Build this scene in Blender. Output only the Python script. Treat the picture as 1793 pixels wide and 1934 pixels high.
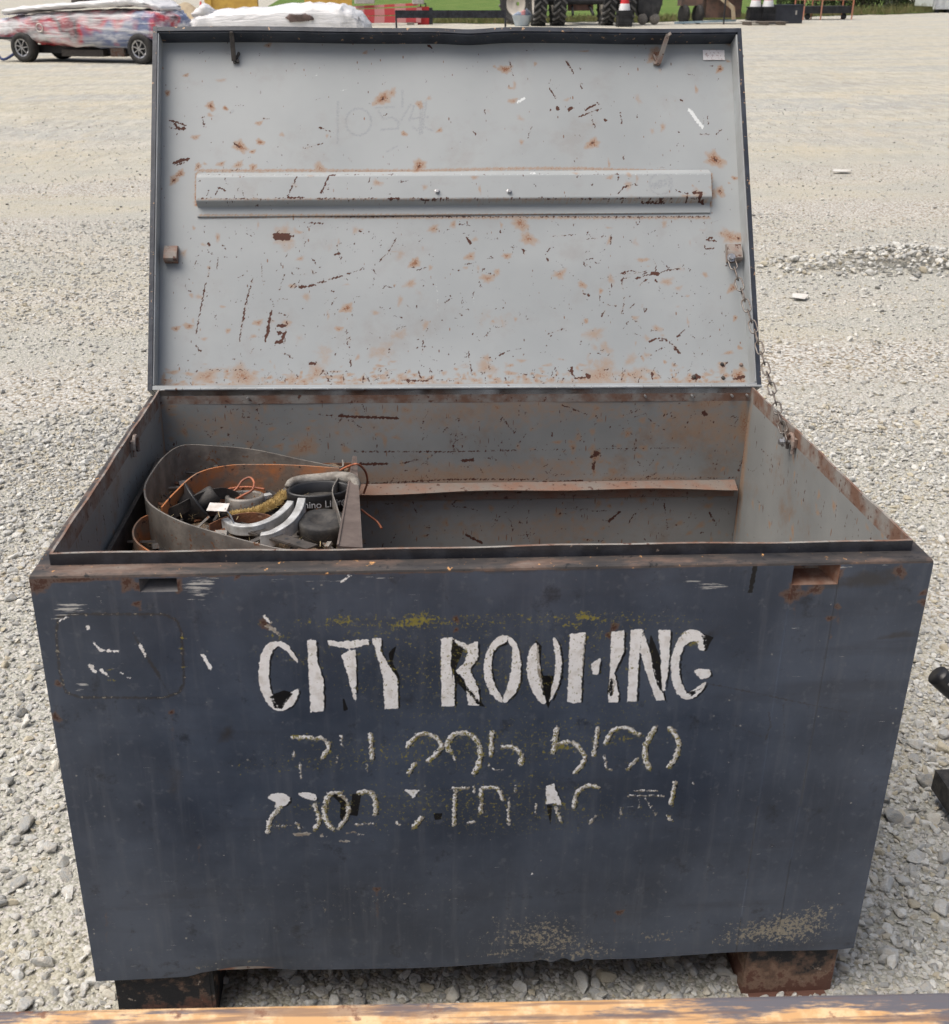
import bpy, bmesh, math, random
import numpy as np
from mathutils import Matrix, Vector
random.seed(7); RS = np.random.RandomState(7)
for o in list(bpy.data.objects): bpy.data.objects.remove(o)
scene = bpy.context.scene
COL = scene.collection

# ------------------------------------------------------------------ camera
FPX, CX, CY = 2037.16, 896.5, 967.0
CAMR = np.array([[0.9974, 0.03608, -0.06242], [-0.07192, 0.43777, -0.89621], [-0.00501, 0.89836, 0.43922]])
u_, s_, v_ = np.linalg.svd(CAMR); CAMR = u_ @ v_
CAMC = np.array([-0.09784, -1.23293, 1.53101])
cd = bpy.data.cameras.new('camera'); cam = bpy.data.objects.new('camera', cd); COL.objects.link(cam)
cd.sensor_fit = 'HORIZONTAL'; cd.sensor_width = 36.0; cd.lens = FPX * 36.0 / 1793.0
cd.clip_start = 0.05; cd.clip_end = 2000
cd.dof.use_dof = True; cd.dof.focus_distance = 2.2; cd.dof.aperture_fstop = 15
cam.matrix_world = Matrix([list(CAMR[i]) + [CAMC[i]] for i in range(3)] + [[0, 0, 0, 1]])
scene.camera = cam

# ------------------------------------------------------------------ sky, sun, exposure
SUN_EL, SUN_AZ = 66.0, -102.0          # azimuth measured from +y towards +x
w = bpy.data.worlds.new('World'); scene.world = w; w.use_nodes = True
wn = w.node_tree.nodes; wl = w.node_tree.links
sky = wn.new('ShaderNodeTexSky'); sky.sky_type = 'NISHITA'; sky.sun_disc = False
sky.sun_elevation = math.radians(SUN_EL); sky.sun_rotation = math.radians(SUN_AZ)
sky.air_density = 1.0; sky.dust_density = 8.0; sky.ozone_density = 1.0
wn['Background'].inputs['Strength'].default_value = 0.075
wl.new(sky.outputs[0], wn['Background'].inputs['Color'])
sd = bpy.data.lights.new('sun', 'SUN'); sun = bpy.data.objects.new('sun', sd); COL.objects.link(sun)
sd.energy = 1.5; sd.angle = math.radians(50); sd.color = (1.0, 0.99, 0.945)
_az = math.radians(SUN_AZ); _el = math.radians(SUN_EL)
sdir = Vector((math.sin(_az) * math.cos(_el), math.cos(_az) * math.cos(_el), math.sin(_el)))
sun.rotation_euler = sdir.to_track_quat('Z', 'Y').to_euler()
scene.view_settings.view_transform = 'Standard'; scene.view_settings.look = 'None'
scene.view_settings.exposure = 0.80; scene.view_settings.gamma = 1.0

# ------------------------------------------------------------------ frames: the chest is tilted a little on the gravel
RW = np.array([[0.9997, 0, 0.02434], [-0.00101, 0.99914, 0.0415], [-0.02432, -0.04151, 0.99884]])
u_, s_, v_ = np.linalg.svd(RW); RW = u_ @ v_
OFF = np.array([0, 0, 0.11787])
MBOX = Matrix([list(RW[i]) + [OFF[i]] for i in range(3)] + [[0, 0, 0, 1]])
CB = RW.T @ (CAMC - OFF); RB = RW.T @ CAMR
def _hit(C, R, u, v, n, c):
    d = R @ np.array([(u - CX) / FPX, -(v - CY) / FPX, -1.0]); n = np.array(n, float)
    return C + d * ((c - n @ C) / (n @ d))
def BX(u, v, x): return _hit(CB, RB, u, v, (1, 0, 0), x)     # photo point to a plane of the chest
def BY(u, v, y): return _hit(CB, RB, u, v, (0, 1, 0), y)
def BZ(u, v, z): return _hit(CB, RB, u, v, (0, 0, 1), z)
def G(u, v, z=0.0): return _hit(CAMC, CAMR, u, v, (0, 0, 1), z)   # photo point to the yard
def WY(u, v, y): return _hit(CAMC, CAMR, u, v, (0, 1, 0), y)

# chest dimensions
W, D, H, RH = 1.22, 0.7777, 0.7124, 0.0162
LX, LYF, LYB = 0.0208, 0.0272, 0.020
TH = 0.5353; LL = 0.762; LIPD = 0.040
LO = np.array((0, 0.7692, 0.7286)); LN = np.array((0, math.cos(TH), -math.sin(TH))); LU = np.array((0, math.sin(TH), math.cos(TH)))
def lidp(x, s, h):      # x across, s up the lid, h = depth behind the lip edge; the lid is racked a little
    tw = 0.0102 * (x / 0.61) * (s / LL)
    return np.array((x, 0, 0)) + LO + LN * h + LU * (s + tw)
def lid_uv(u, v, dep=LIPD):
    o = LO + LN * dep; P = _hit(CB, RB, u, v, LN, LN @ o); s = (P - o) @ LU
    return P[0], s - 0.0102 * (P[0] / 0.61) * (s / LL)

# ------------------------------------------------------------------ mesh helpers
def link(name, me, mat=None, parent=None, smooth=False):
    o = bpy.data.objects.new(name, me); COL.objects.link(o)
    if mat is not None and not me.materials: me.materials.append(mat)
    if parent is not None: o.parent = parent
    if smooth:
        me.polygons.foreach_set('use_smooth', [True] * len(me.polygons))
    return o
def mesh(name, verts, faces, mat=None, parent=None, smooth=False):
    me = bpy.data.meshes.new(name); me.from_pydata([tuple(map(float, v)) for v in verts], [], faces); me.update()
    return link(name, me, mat, parent, smooth)
class MB:
    def __init__(s): s.v = []; s.f = []; s.m = []
    def add(s, vs, fs, mi=0):
        b = len(s.v); s.v += [tuple(map(float, q)) for q in vs]; s.f += [tuple(i + b for i in q) for q in fs]; s.m += [mi] * len(fs); return s
    def hexa(s, p, mi=0):   # 8 points, bottom ring then top ring
        return s.add(p, [(3, 2, 1, 0), (4, 5, 6, 7), (0, 1, 5, 4), (1, 2, 6, 5), (2, 3, 7, 6), (3, 0, 4, 7)], mi)
    def box(s, c, d, mi=0, R=None):
        p = []
        for z in (-.5, .5):
            for x, y in ((-.5, -.5), (.5, -.5), (.5, .5), (-.5, .5)):
                q = np.array((x * d[0], y * d[1], z * d[2]))
                if R is not None: q = R @ q
                p.append(np.array(c) + q)
        return s.hexa(p, mi)
    def bar(s, a, b, wd, ht, up=(0, 0, 1), mi=0):
        a = np.array(a, float); b = np.array(b, float); t = b - a; L = np.linalg.norm(t); t /= L
        up = np.array(up, float); sx = np.cross(t, up); sx /= np.linalg.norm(sx); uz = np.cross(sx, t)
        return s.box((a + b) / 2, (L, wd, ht), mi, np.array([t, -sx, uz]).T)
    def tube(s, pts, r, n=8, mi=0, closed=False, cap=True):
        pts = [np.array(q, float) for q in pts]; m = len(pts); rr = r if hasattr(r, '__len__') else [r] * m
        vs = []; prev = None
        for i in range(m):
            if closed: t = pts[(i + 1) % m] - pts[i - 1]
            else: t = pts[min(i + 1, m - 1)] - pts[max(i - 1, 0)]
            t = t / (np.linalg.norm(t) + 1e-12)
            a = prev if prev is not None else (np.array((0, 0, 1.)) if abs(t[2]) < .9 else np.array((1., 0, 0)))
            a = a - (a @ t) * t; a /= np.linalg.norm(a); prev = a; b = np.cross(t, a)
            for k in range(n):
                an = 2 * math.pi * k / n; vs.append(pts[i] + rr[i] * (math.cos(an) * a + math.sin(an) * b))
        fs = []
        for i in range(m if closed else m - 1):
            j = (i + 1) % m
            for k in range(n): fs.append((i * n + k, i * n + (k + 1) % n, j * n + (k + 1) % n, j * n + k))
        if not closed and cap: fs += [tuple(range(n))[::-1], tuple((m - 1) * n + k for k in range(n))]
        return s.add(vs, fs, mi)
    def lathe(s, prof, c=(0, 0, 0), R=None, n=24, mi=0, sx=1, sy=1):
        vs = []; fs = []; m = len(prof)
        for k in range(n):
            an = 2 * math.pi * k / n
            for r, z in prof:
                q = np.array((r * math.cos(an) * sx, r * math.sin(an) * sy, z))
                if R is not None: q = R @ q
                vs.append(q + np.array(c))
        for k in range(n):
            for i in range(m - 1):
                fs.append((k * m + i, ((k + 1) % n) * m + i, ((k + 1) % n) * m + i + 1, k * m + i + 1))
        return s.add(vs, fs, mi)
    def ribbon(s, pts, h, t, mi=0, up=(0, 0, 1)):   # a steel strip standing on edge along a path of its top edge
        pts = [np.array(q, float) for q in pts]; up = np.array(up, float); m = len(pts); vs = []
        for i in range(m):
            d = pts[min(i + 1, m - 1)] - pts[max(i - 1, 0)]; sd_ = np.cross(d, up); sd_ /= np.linalg.norm(sd_) + 1e-12
            hh = h[i] if hasattr(h, '__len__') else h
            vs += [pts[i] + sd_ * t / 2, pts[i] - sd_ * t / 2, pts[i] - sd_ * t / 2 - up * hh, pts[i] + sd_ * t / 2 - up * hh]
        fs = [(3, 2, 1, 0), tuple((m - 1) * 4 + k for k in range(4))]
        for i in range(m - 1):
            for k in range(4): fs.append((i * 4 + k, i * 4 + (k + 1) % 4, i * 4 + 4 + (k + 1) % 4, i * 4 + 4 + k))
        return s.add(vs, fs, mi)
    def build(s, name, mats, parent=None, smooth=False, base=None):
        vs = s.v if base is None else [tuple(np.array(q) - base) for q in s.v]
        me = bpy.data.meshes.new(name); me.from_pydata(vs, [], s.f)
        bm = bmesh.new(); bm.from_mesh(me); bmesh.ops.recalc_face_normals(bm, faces=bm.faces); bm.to_mesh(me); bm.free()
        mats = mats if isinstance(mats, (list, tuple)) else [mats]
        for q in mats: me.materials.append(q)
        if len(mats) > 1: me.polygons.foreach_set('material_index', s.m)
        me.update(); return link(name, me, None, parent, smooth)
def spline(pts, k=8, closed=False):
    P = [np.array(q, float) for q in pts]; n = len(P); out = []
    for i in range(n if closed else n - 1):
        g = (lambda j: P[j % n]) if closed else (lambda j: P[min(max(j, 0), n - 1)])
        a, b, c, d = g(i - 1), g(i), g(i + 1), g(i + 2)
        for j in range(k):
            t = j / k
            out.append(.5 * (2 * b + (c - a) * t + (2 * a - 5 * b + 4 * c - d) * t * t + (3 * b - a - 3 * c + d) * t ** 3))
    if not closed: out.append(P[-1])
    return out
def tag(o, label=None, cat=None, group=None, kind=None):
    if label: o['label'] = label
    if cat: o['category'] = cat
    if group: o['group'] = group
    if kind: o['kind'] = kind
    return o
def empty(name, loc=(0, 0, 0), mw=None, parent=None):
    o = bpy.data.objects.new(name, None); COL.objects.link(o); o.empty_display_size = .05
    if mw is not None: o.matrix_world = mw
    else: o.location = tuple(map(float, loc))
    if parent is not None: o.parent = parent
    return o
def rot(ax, a):
    return np.array(Matrix.Rotation(a, 3, ax))
def vnoise(shape, cell, seed):
    r = np.random.RandomState(seed); a, b = shape; ga, gb = int(a / cell) + 3, int(b / cell) + 3
    g = r.rand(ga, gb); x = np.arange(a) / cell; y = np.arange(b) / cell
    i = x.astype(int); j = y.astype(int); fx = x - i; fy = y - j; fx = fx * fx * (3 - 2 * fx); fy = fy * fy * (3 - 2 * fy)
    q = g[np.ix_(i, j)] * (1 - fx)[:, None] * (1 - fy)[None] + g[np.ix_(i + 1, j)] * fx[:, None] * (1 - fy)[None]
    return q + g[np.ix_(i, j + 1)] * (1 - fx)[:, None] * fy[None] + g[np.ix_(i + 1, j + 1)] * fx[:, None] * fy[None]

# ------------------------------------------------------------------ material helpers
class NT:
    def __init__(s, name):
        s.m = bpy.data.materials.new(name); s.m.use_nodes = True; s.t = s.m.node_tree; s.b = s.t.nodes['Principled BSDF']
        s.out = s.t.nodes['Material Output']; s.co = None
    def n(s, typ, ins=None, out=0, **pr):
        q = s.t.nodes.new('ShaderNode' + typ)
        for k, v in pr.items(): setattr(q, k, v)
        for k, v in (ins or {}).items(): s.put(q.inputs[k], v)
        return q.outputs[out]
    def put(s, sock, v):
        if isinstance(v, bpy.types.NodeSocket): s.t.links.new(v, sock)
        elif isinstance(v, (tuple, list)) and len(v) == 3 and sock.type == 'RGBA': sock.default_value = (*v, 1)
        else: sock.default_value = v
    def coord(s, scale=(1, 1, 1), which='Object'):
        if s.co is None: s.co = {}
        if which not in s.co: s.co[which] = s.n('TexCoord', out=which)
        if scale == (1, 1, 1): return s.co[which]
        return s.n('Mapping', {'Vector': s.co[which], 'Scale': scale})
    def noise(s, sc, det=4, rough=.55, scale=(1, 1, 1), which='Object', dist=0.0):
        return s.n('TexNoise', {'Vector': s.coord(scale, which), 'Scale': sc, 'Detail': det, 'Roughness': rough, 'Distortion': dist})
    def voro(s, sc, out='Distance', scale=(1, 1, 1), which='Object', **pr):
        return s.n('TexVoronoi', {'Vector': s.coord(scale, which), 'Scale': sc}, out=out, **pr)
    def mr(s, v, a, b, c=0.0, d=1.0, smooth=True):
        return s.n('MapRange', {'Value': v, 'From Min': a, 'From Max': b, 'To Min': c, 'To Max': d}, interpolation_type='SMOOTHSTEP' if smooth else 'LINEAR')
    def ma(s, op, a, b=0.0, clamp=False):
        q = s.t.nodes.new('ShaderNodeMath'); q.operation = op; q.use_clamp = clamp; s.put(q.inputs[0], a); s.put(q.inputs[1], b); return q.outputs[0]
    def mix(s, f, a, b, bt='MIX'):
        q = s.t.nodes.new('ShaderNodeMix'); q.data_type = 'RGBA'; q.blend_type = bt
        s.put(q.inputs[0], f); s.put(q.inputs[6], a); s.put(q.inputs[7], b); return q.outputs[2]
    def ramp(s, v, stops):
        q = s.t.nodes.new('ShaderNodeValToRGB'); e = q.color_ramp.elements
        while len(e) < len(stops): e.new(.5)
        for i, (p, c) in enumerate(stops): e[i].position = p; e[i].color = (*c, 1)
        s.put(q.inputs[0], v); return q.outputs[0]
    def bump(s, h, strength=.3, dist=.002):
        s.put(s.b.inputs['Normal'], s.n('Bump', {'Height': h, 'Strength': strength, 'Distance': dist}))
    def set(s, col=None, rough=None, metal=None, spec=None):
        if col is not None: s.put(s.b.inputs['Base Color'], col)
        if rough is not None: s.put(s.b.inputs['Roughness'], rough)
        if metal is not None: s.put(s.b.inputs['Metallic'], metal)
        if spec is not None: s.put(s.b.inputs['Specular IOR Level'], spec)
        return s.m
def simple(name, c1, c2=None, sc=20, rough=.6, metal=0, bump=0, lo=.35, hi=.65, speck=None, speck_at=.62):
    t = NT(name); c2 = c2 or tuple(x * .7 for x in c1)
    n = t.noise(sc, 6, .6); col = t.mix(t.mr(n, lo, hi), c1, c2)
    if speck: col = t.mix(t.mr(t.noise(sc * 4.3, 5, .65), speck_at, speck_at + .04), col, speck)
    if bump: t.bump(t.noise(sc * 6, 4), bump, .002)
    return t.set(col, rough, metal)
NAVY, NAVY2 = (0.036, 0.047, 0.070), (0.078, 0.096, 0.132)
RUST, RUST_D = (0.24, 0.098, 0.045), (0.065, 0.026, 0.018)

def masks_front():
    t = NT('weathered_blue_paint')
    A = t.n('Attribute', attribute_name='mA', out='Color'); Aa = t.n('Attribute', attribute_name='mA', out='Alpha')
    B = t.n('Attribute', attribute_name='mB', out='Color'); Ba = t.n('Attribute', attribute_name='mB', out='Alpha')
    sa = t.t.nodes.new('ShaderNodeSeparateColor'); t.put(sa.inputs[0], A); sb = t.t.nodes.new('ShaderNodeSeparateColor'); t.put(sb.inputs[0], B)
    white, tan, black = sa.outputs; rust, crust, scuff = sb.outputs; lich = Aa; stain = Ba
    fine = t.noise(260, 5, .7); mid = t.noise(60, 5, .6); big = t.noise(5, 5, .6); flake = t.noise(130, 6, .75)
    streak = t.noise(9, 5, .6, scale=(6, 1, .5)); wipe = t.noise(5, 5, .6, scale=(.6, 1, 5))
    col = t.mix(t.mr(big, .3, .7), NAVY, NAVY2)
    col = t.mix(t.mr(streak, .5, .75, 0, .5), col, (.108, .120, .145))
    col = t.mix(t.mr(wipe, .52, .72, 0, .5), col, (.045, .052, .070))
    col = t.mix(t.mr(mid, .56, .72, 0, .5), col, (.125, .138, .160))
    col = t.mix(t.mr(t.noise(19, 6, .75), .56, .70, 0, .75), col, (.026, .029, .038))
    # tiny chips
    vd = t.voro(95, 'Distance', feature='F1'); vc = t.voro(95, 'Color', feature='F1'); vs = t.t.nodes.new('ShaderNodeSeparateColor'); t.put(vs.inputs[0], vc)
    gate = t.ma('MULTIPLY', t.mr(vs.outputs[0], .80, .82), t.mr(t.noise(6, 4, .7), .50, .62))
    chip = t.ma('MULTIPLY', t.mr(t.ma('ADD', vd, t.ma('MULTIPLY', t.ma('SUBTRACT', fine, .5), .5)), .17, .10), gate)
    col = t.mix(t.ma('MULTIPLY', chip, .75), col, (.36, .34, .30))
    def th(mask, nz, amp, lo=.46, hi=.54):
        return t.mr(t.ma('ADD', mask, t.ma('MULTIPLY', t.ma('SUBTRACT', nz, .5), amp)), lo, hi)
    col = t.mix(t.ma('MULTIPLY', th(stain, mid, .8, .3, .8), .75), col, (.045, .040, .038))
    col = t.mix(t.ma('MULTIPLY', th(rust, mid, .9, .3, .6), .6), col, (.16, .085, .045))
    col = t.mix(th(rust, fine, 1.2, .62, .7), col, RUST_D)
    scl = t.noise(60, 5, .7, scale=(.25, 1, 5))
    col = t.mix(t.ma('MULTIPLY', th(scuff, scl, 4.2, .80, .9), .9), col, (.55, .54, .51))
    col = t.mix(th(crust, flake, 3.0, .60, .68), col, t.mix(mid, (.19, .165, .12), (.36, .33, .27)))
    bf = th(black, flake, .7); col = t.mix(bf, col, (.008, .008, .009)); bk = t.mr(t.ma('ADD', black, t.ma('MULTIPLY', t.ma('SUBTRACT', flake, .5), 1.4)), .86, .94)
    tf = th(tan, flake, 2.6); col = t.mix(tf, col, t.mix(t.mr(mid, .4, .6), (.30, .255, .20), (.50, .47, .42)))
    wf = t.ma('MULTIPLY', th(white, flake, 2.2), t.ma('SUBTRACT', 1.0, bk)); col = t.mix(wf, col, t.mix(t.mr(mid, .45, .7), (.92, .90, .88), (.74, .70, .65)))
    lf = th(lich, t.noise(170, 6, .8), 3.0, .62, .72); col = t.mix(lf, col, t.mix(t.noise(90, 2), (.15, .13, .035), (.36, .31, .08)))
    paint = t.ma('MAXIMUM', wf, t.ma('MAXIMUM', tf, t.ma('MULTIPLY', lf, .8)))
    t.bump(t.ma('ADD', t.ma('MULTIPLY', paint, .22), t.ma('ADD', t.ma('MULTIPLY', t.noise(420, 3), .12), t.ma('MULTIPLY', t.noise(45, 4, .6), .5))), .35, .0016)
    sm = t.mr(t.noise(6, 5, .65, scale=(1, 1, 1.6)), .35, .7, 0, .22)
    return t.set(col, t.ma('ADD', .30, t.ma('ADD', sm, t.ma('MULTIPLY', paint, .4))), 0, t.ma('SUBTRACT', .42, t.ma('MULTIPLY', paint, .25)))
def masks_grey(name, c1, c2, dirt, scr):
    t = NT(name)
    A = t.n('Attribute', attribute_name='mA', out='Color'); pale = t.n('Attribute', attribute_name='mA', out='Alpha')
    sa = t.t.nodes.new('ShaderNodeSeparateColor'); t.put(sa.inputs[0], A); halo, core, pencil = sa.outputs
    fine = t.noise(300, 5, .7); mid = t.noise(70, 5, .65); big = t.noise(4, 4, .6)
    col = t.mix(t.mr(big, .3, .7), c1, c2)
    col = t.mix(t.mr(t.noise(9, 6, .7), .52, .74, 0, dirt), col, (.21, .15, .11))
    # fine random nicks, stretched in several directions
    for k, (rz, sx) in enumerate(((.5, 7), (-.7, 6), (1.4, 9), (2.3, 8))):
        mp = t.n('Mapping', {'Vector': t.coord(), 'Rotation': (0, rz, 0), 'Scale': (sx, 5, 1.2)})
        v = t.n('TexVoronoi', {'Vector': mp, 'Scale': 11 + 3 * k}, out='Distance'); c = t.n('TexVoronoi', {'Vector': mp, 'Scale': 11 + 3 * k}, out='Color')
        s2 = t.t.nodes.new('ShaderNodeSeparateColor'); t.put(s2.inputs[0], c)
        nick = t.ma('MULTIPLY', t.mr(t.ma('ADD', v, t.ma('MULTIPLY', mid, .1)), .19, .14), t.mr(s2.outputs[0], 1 - scr, 1 - scr + .02))
        col = t.mix(t.ma('MULTIPLY', nick, .85), col, t.mix(s2.outputs[1], (.09, .040, .028), (.22, .11, .06)))
    def th(mask, nz, amp, lo, hi): return t.mr(t.ma('ADD', mask, t.ma('MULTIPLY', t.ma('SUBTRACT', nz, .5), amp)), lo, hi)
    col = t.mix(t.ma('MULTIPLY', pencil, t.mr(fine, .4, .56, .1, .55)), col, (.13, .14, .16))
    col = t.mix(t.ma('MULTIPLY', th(pale, fine, .6, .4, .7), .8), col, (.72, .74, .74))
    col = t.mix(t.ma('MULTIPLY', th(halo, mid, .7, .12, .62), .58), col, (.34, .20, .105))
    col = t.mix(t.ma('MULTIPLY', th(halo, fine, 1.5, .58, .9), .9), col, RUST)
    cf = th(core, flake_(t), 1.5, .48, .60); col = t.mix(cf, col, t.mix(mid, (.10, .036, .022), (.045, .020, .016)))
    t.bump(t.ma('ADD', t.ma('MULTIPLY', cf, -.6), t.ma('ADD', t.ma('MULTIPLY', fine, .12), t.ma('MULTIPLY', t.noise(30, 3), .4))), .25, .0012)
    return t.set(col, t.ma('ADD', .48, t.ma('MULTIPLY', t.ma('MAXIMUM', cf, halo), .35)), 0, .4)
def flake_(t): return t.noise(150, 6, .75)

M = {}
M['front'] = masks_front()
M['lid_grey'] = masks_grey('scratched_grey_paint', (.305, .325, .332), (.345, .364, .370), .20, .07)
M['wall_grey'] = masks_grey('dirty_grey_paint', (.205, .213, .210), (.265, .272, .265), .75, .17)
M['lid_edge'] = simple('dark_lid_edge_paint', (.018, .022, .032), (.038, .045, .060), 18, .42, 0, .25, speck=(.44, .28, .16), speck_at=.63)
M['navy'] = simple('navy_edge_paint', NAVY, (.075, .09, .115), 18, .45, 0, .2, speck=(.42, .30, .20), speck_at=.66)
M['rim_black'] = simple('black_rim_paint', (.012, .013, .018), (.035, .038, .048), 25, .4, 0, .3, speck=(.22, .17, .14), speck_at=.66)
M['rust'] = simple('rusted_steel', RUST, (.10, .055, .04), 28, .85, 0, .5, speck=(.33, .20, .12), speck_at=.62)
M['rim_cap'] = simple('worn_rim_paint', (.25, .235, .215), (.17, .095, .065), 20, .7, 0, .4, lo=.38, hi=.62, speck=(.10, .045, .03), speck_at=.6)
M['rust_paint'] = simple('rusty_grey_paint', (.24, .22, .20), (.20, .10, .065), 22, .75, 0, .4, speck=(.08, .035, .025), speck_at=.58)
def ledge_mat():
    t = NT('worn_ledge_paint'); n = t.noise(14, 6, .7, scale=(.35, 1, 1)); f = t.noise(70, 5, .7)
    col = t.ramp(n, [(.34, (.016, .017, .021)), (.50, (.050, .044, .042)), (.60, (.14, .095, .075)), (.78, (.25, .22, .195))])
    col = t.mix(t.mr(f, .64, .68), col, (.62, .33, .13)); col = t.mix(t.mr(f, .40, .34), col, (.012, .012, .014))
    t.bump(f, .3, .002); return t.set(col, .6)
M['ledge'] = ledge_mat()
M['steel_band'] = simple('dull_steel_strip', (.15, .14, .13), (.27, .25, .225), 22, .55, .35, .3, speck=(.20, .10, .055), speck_at=.60)
M['rust_band'] = simple('rusted_steel_strip', (.22, .16, .12), (.46, .17, .06), 16, .75, .05, .4, lo=.36, hi=.58, speck=(.05, .035, .03), speck_at=.6)
M['zinc'] = simple('zinc_steel', (.50, .50, .50), (.36, .36, .36), 60, .35, .8, .1)
M['chain'] = simple('chain_steel', (.24, .225, .21), (.12, .095, .08), 60, .45, .6, .1)
M['alu'] = simple('worn_cast_metal', (.60, .61, .61), (.36, .36, .35), 35, .45, .35, .3)
M['rubber'] = simple('dusty_black_rubber', (.016, .016, .017), (.06, .055, .05), 45, .7, 0, .4)
M['black_plastic'] = simple('black_plastic', (.014, .014, .016), (.028, .028, .030), 30, .4)
M['mud'] = simple('dried_mud', (.30, .28, .25), (.13, .115, .10), 40, .9, 0, .6)
M['white_print'] = simple('white_print', (.62, .63, .65), (.45, .46, .48), 90, .6)
M['sheet'] = simple('dusty_white_sheet', (.62, .61, .58), (.50, .48, .44), 20, .8)
M['card'] = simple('white_card', (.66, .63, .60), (.50, .46, .42), 60, .8)
M['cord'] = simple('orange_cord', (.40, .13, .06), (.24, .085, .05), 60, .6)
M['bristle'] = simple('brass_bristles', (.62, .46, .19), (.42, .29, .11), 90, .7)
M['straw'] = simple('dry_straw', (.42, .34, .19), (.25, .18, .10), 90, .8)
M['dark'] = simple('grimy_dark_steel', (.030, .028, .027), (.075, .065, .058), 30, .6, .2, .4)
def sticker_mat():
    t = NT('faded_sticker'); n = t.noise(120, 5, .7); col = t.mix(t.mr(n, .52, .6), (.74, .71, .71), (.48, .40, .38)); return t.set(col, .6)
M['sticker'] = sticker_mat()

# ------------------------------------------------------------------ wear drawn as masks on fine plates
class Marks:
    def __init__(s, a, b): s.a = a.ravel(); s.b = b.ravel(); s.ch = {}
    def c(s, k):
        if k not in s.ch: s.ch[k] = np.zeros(s.a.size, np.float32)
        return s.ch[k]
    def warp(s, i, k):
        x = s.a[i]; y = s.b[i]
        if k in ('white', 'black', 'tan', 'pencil', 'stain'): am = .0005
        else: am = .0007
        dx = np.sin(x * 613 + y * 271 + 1.3) + np.sin(x * -347 + y * 733) + .8 * np.sin(x * 1310 + y * 990); dy = np.sin(x * 431 - y * 587 + 2.1) + np.sin(x * 811 + y * 293 + .5) + .8 * np.sin(x * 1090 - y * 1270)
        return x + dx * am, y + dy * am
    def win(s, a0, a1, b0, b1): return np.nonzero((s.a > a0) & (s.a < a1) & (s.b > b0) & (s.b < b1))[0]
    def stroke(s, k, pts, wd, val=1.0, soft=.0022):
        P = np.array(pts, float); r = wd / 2; m = r + soft * 2
        i = s.win(P[:, 0].min() - m, P[:, 0].max() + m, P[:, 1].min() - m, P[:, 1].max() + m)
        if not len(i): return
        x, y = s.warp(i, k); d = np.full(len(i), 9.)
        for (x0, y0), (x1, y1) in zip(P[:-1], P[1:]):
            dx, dy = x1 - x0, y1 - y0; t = np.clip(((x - x0) * dx + (y - y0) * dy) / (dx * dx + dy * dy + 1e-12), 0, 1)
            d = np.minimum(d, np.hypot(x - x0 - t * dx, y - y0 - t * dy))
        v = np.clip(.5 + (r - d) / (2 * soft), 0, 1) * val; c = s.c(k); c[i] = np.maximum(c[i], v)
    def spot(s, k, x0, y0, rx, ry=None, val=1.0, pw=1.0):
        ry = ry or rx; i = s.win(x0 - rx, x0 + rx, y0 - ry, y0 + ry)
        if not len(i): return
        ex = (s.a[i] - x0) / rx; ey = (s.b[i] - y0) / ry; an = np.arctan2(ey, ex); ph = (x0 * 917 + y0 * 631) % 6.28
        d = np.hypot(ex, ey) * (1.12 + .22 * np.sin(2 * an + ph) + .16 * np.sin(3 * an + 2 * ph) + .12 * np.sin(7 * an + 3 * ph)); v = np.clip(1 - d, 0, 1) ** pw * val; c = s.c(k); c[i] = np.maximum(c[i], v)
    def poly(s, k, pts, val=1.0, soft=.0022):
        P = np.array(pts, float); m = soft * 2
        i = s.win(P[:, 0].min() - m, P[:, 0].max() + m, P[:, 1].min() - m, P[:, 1].max() + m)
        if not len(i): return
        x = s.a[i]; y = s.b[i]; d = np.full(len(i), 9.); ins = np.zeros(len(i), bool)
        for (x0, y0), (x1, y1) in zip(P, np.roll(P, -1, 0)):
            dx, dy = x1 - x0, y1 - y0; t = np.clip(((x - x0) * dx + (y - y0) * dy) / (dx * dx + dy * dy + 1e-12), 0, 1)
            d = np.minimum(d, np.hypot(x - x0 - t * dx, y - y0 - t * dy))
            cr = ((y0 > y) != (y1 > y)) & (x < dx * (y - y0) / (dy + 1e-15) + x0); ins ^= cr
        v = np.clip(.5 + np.where(ins, d, -d) / (2 * soft), 0, 1) * val; c = s.c(k); c[i] = np.maximum(c[i], v)
    def apply(s, me, ka, kb=None):
        for nm, ks in (('mA', ka), ('mB', kb)):
            if ks is None: continue
            at = me.attributes.new(nm, 'FLOAT_COLOR', 'POINT'); q = np.zeros((s.a.size, 4), np.float32)
            for j, k in enumerate(ks): q[:, j] = s.c(k)
            at.data.foreach_set('color', q.ravel())
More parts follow.
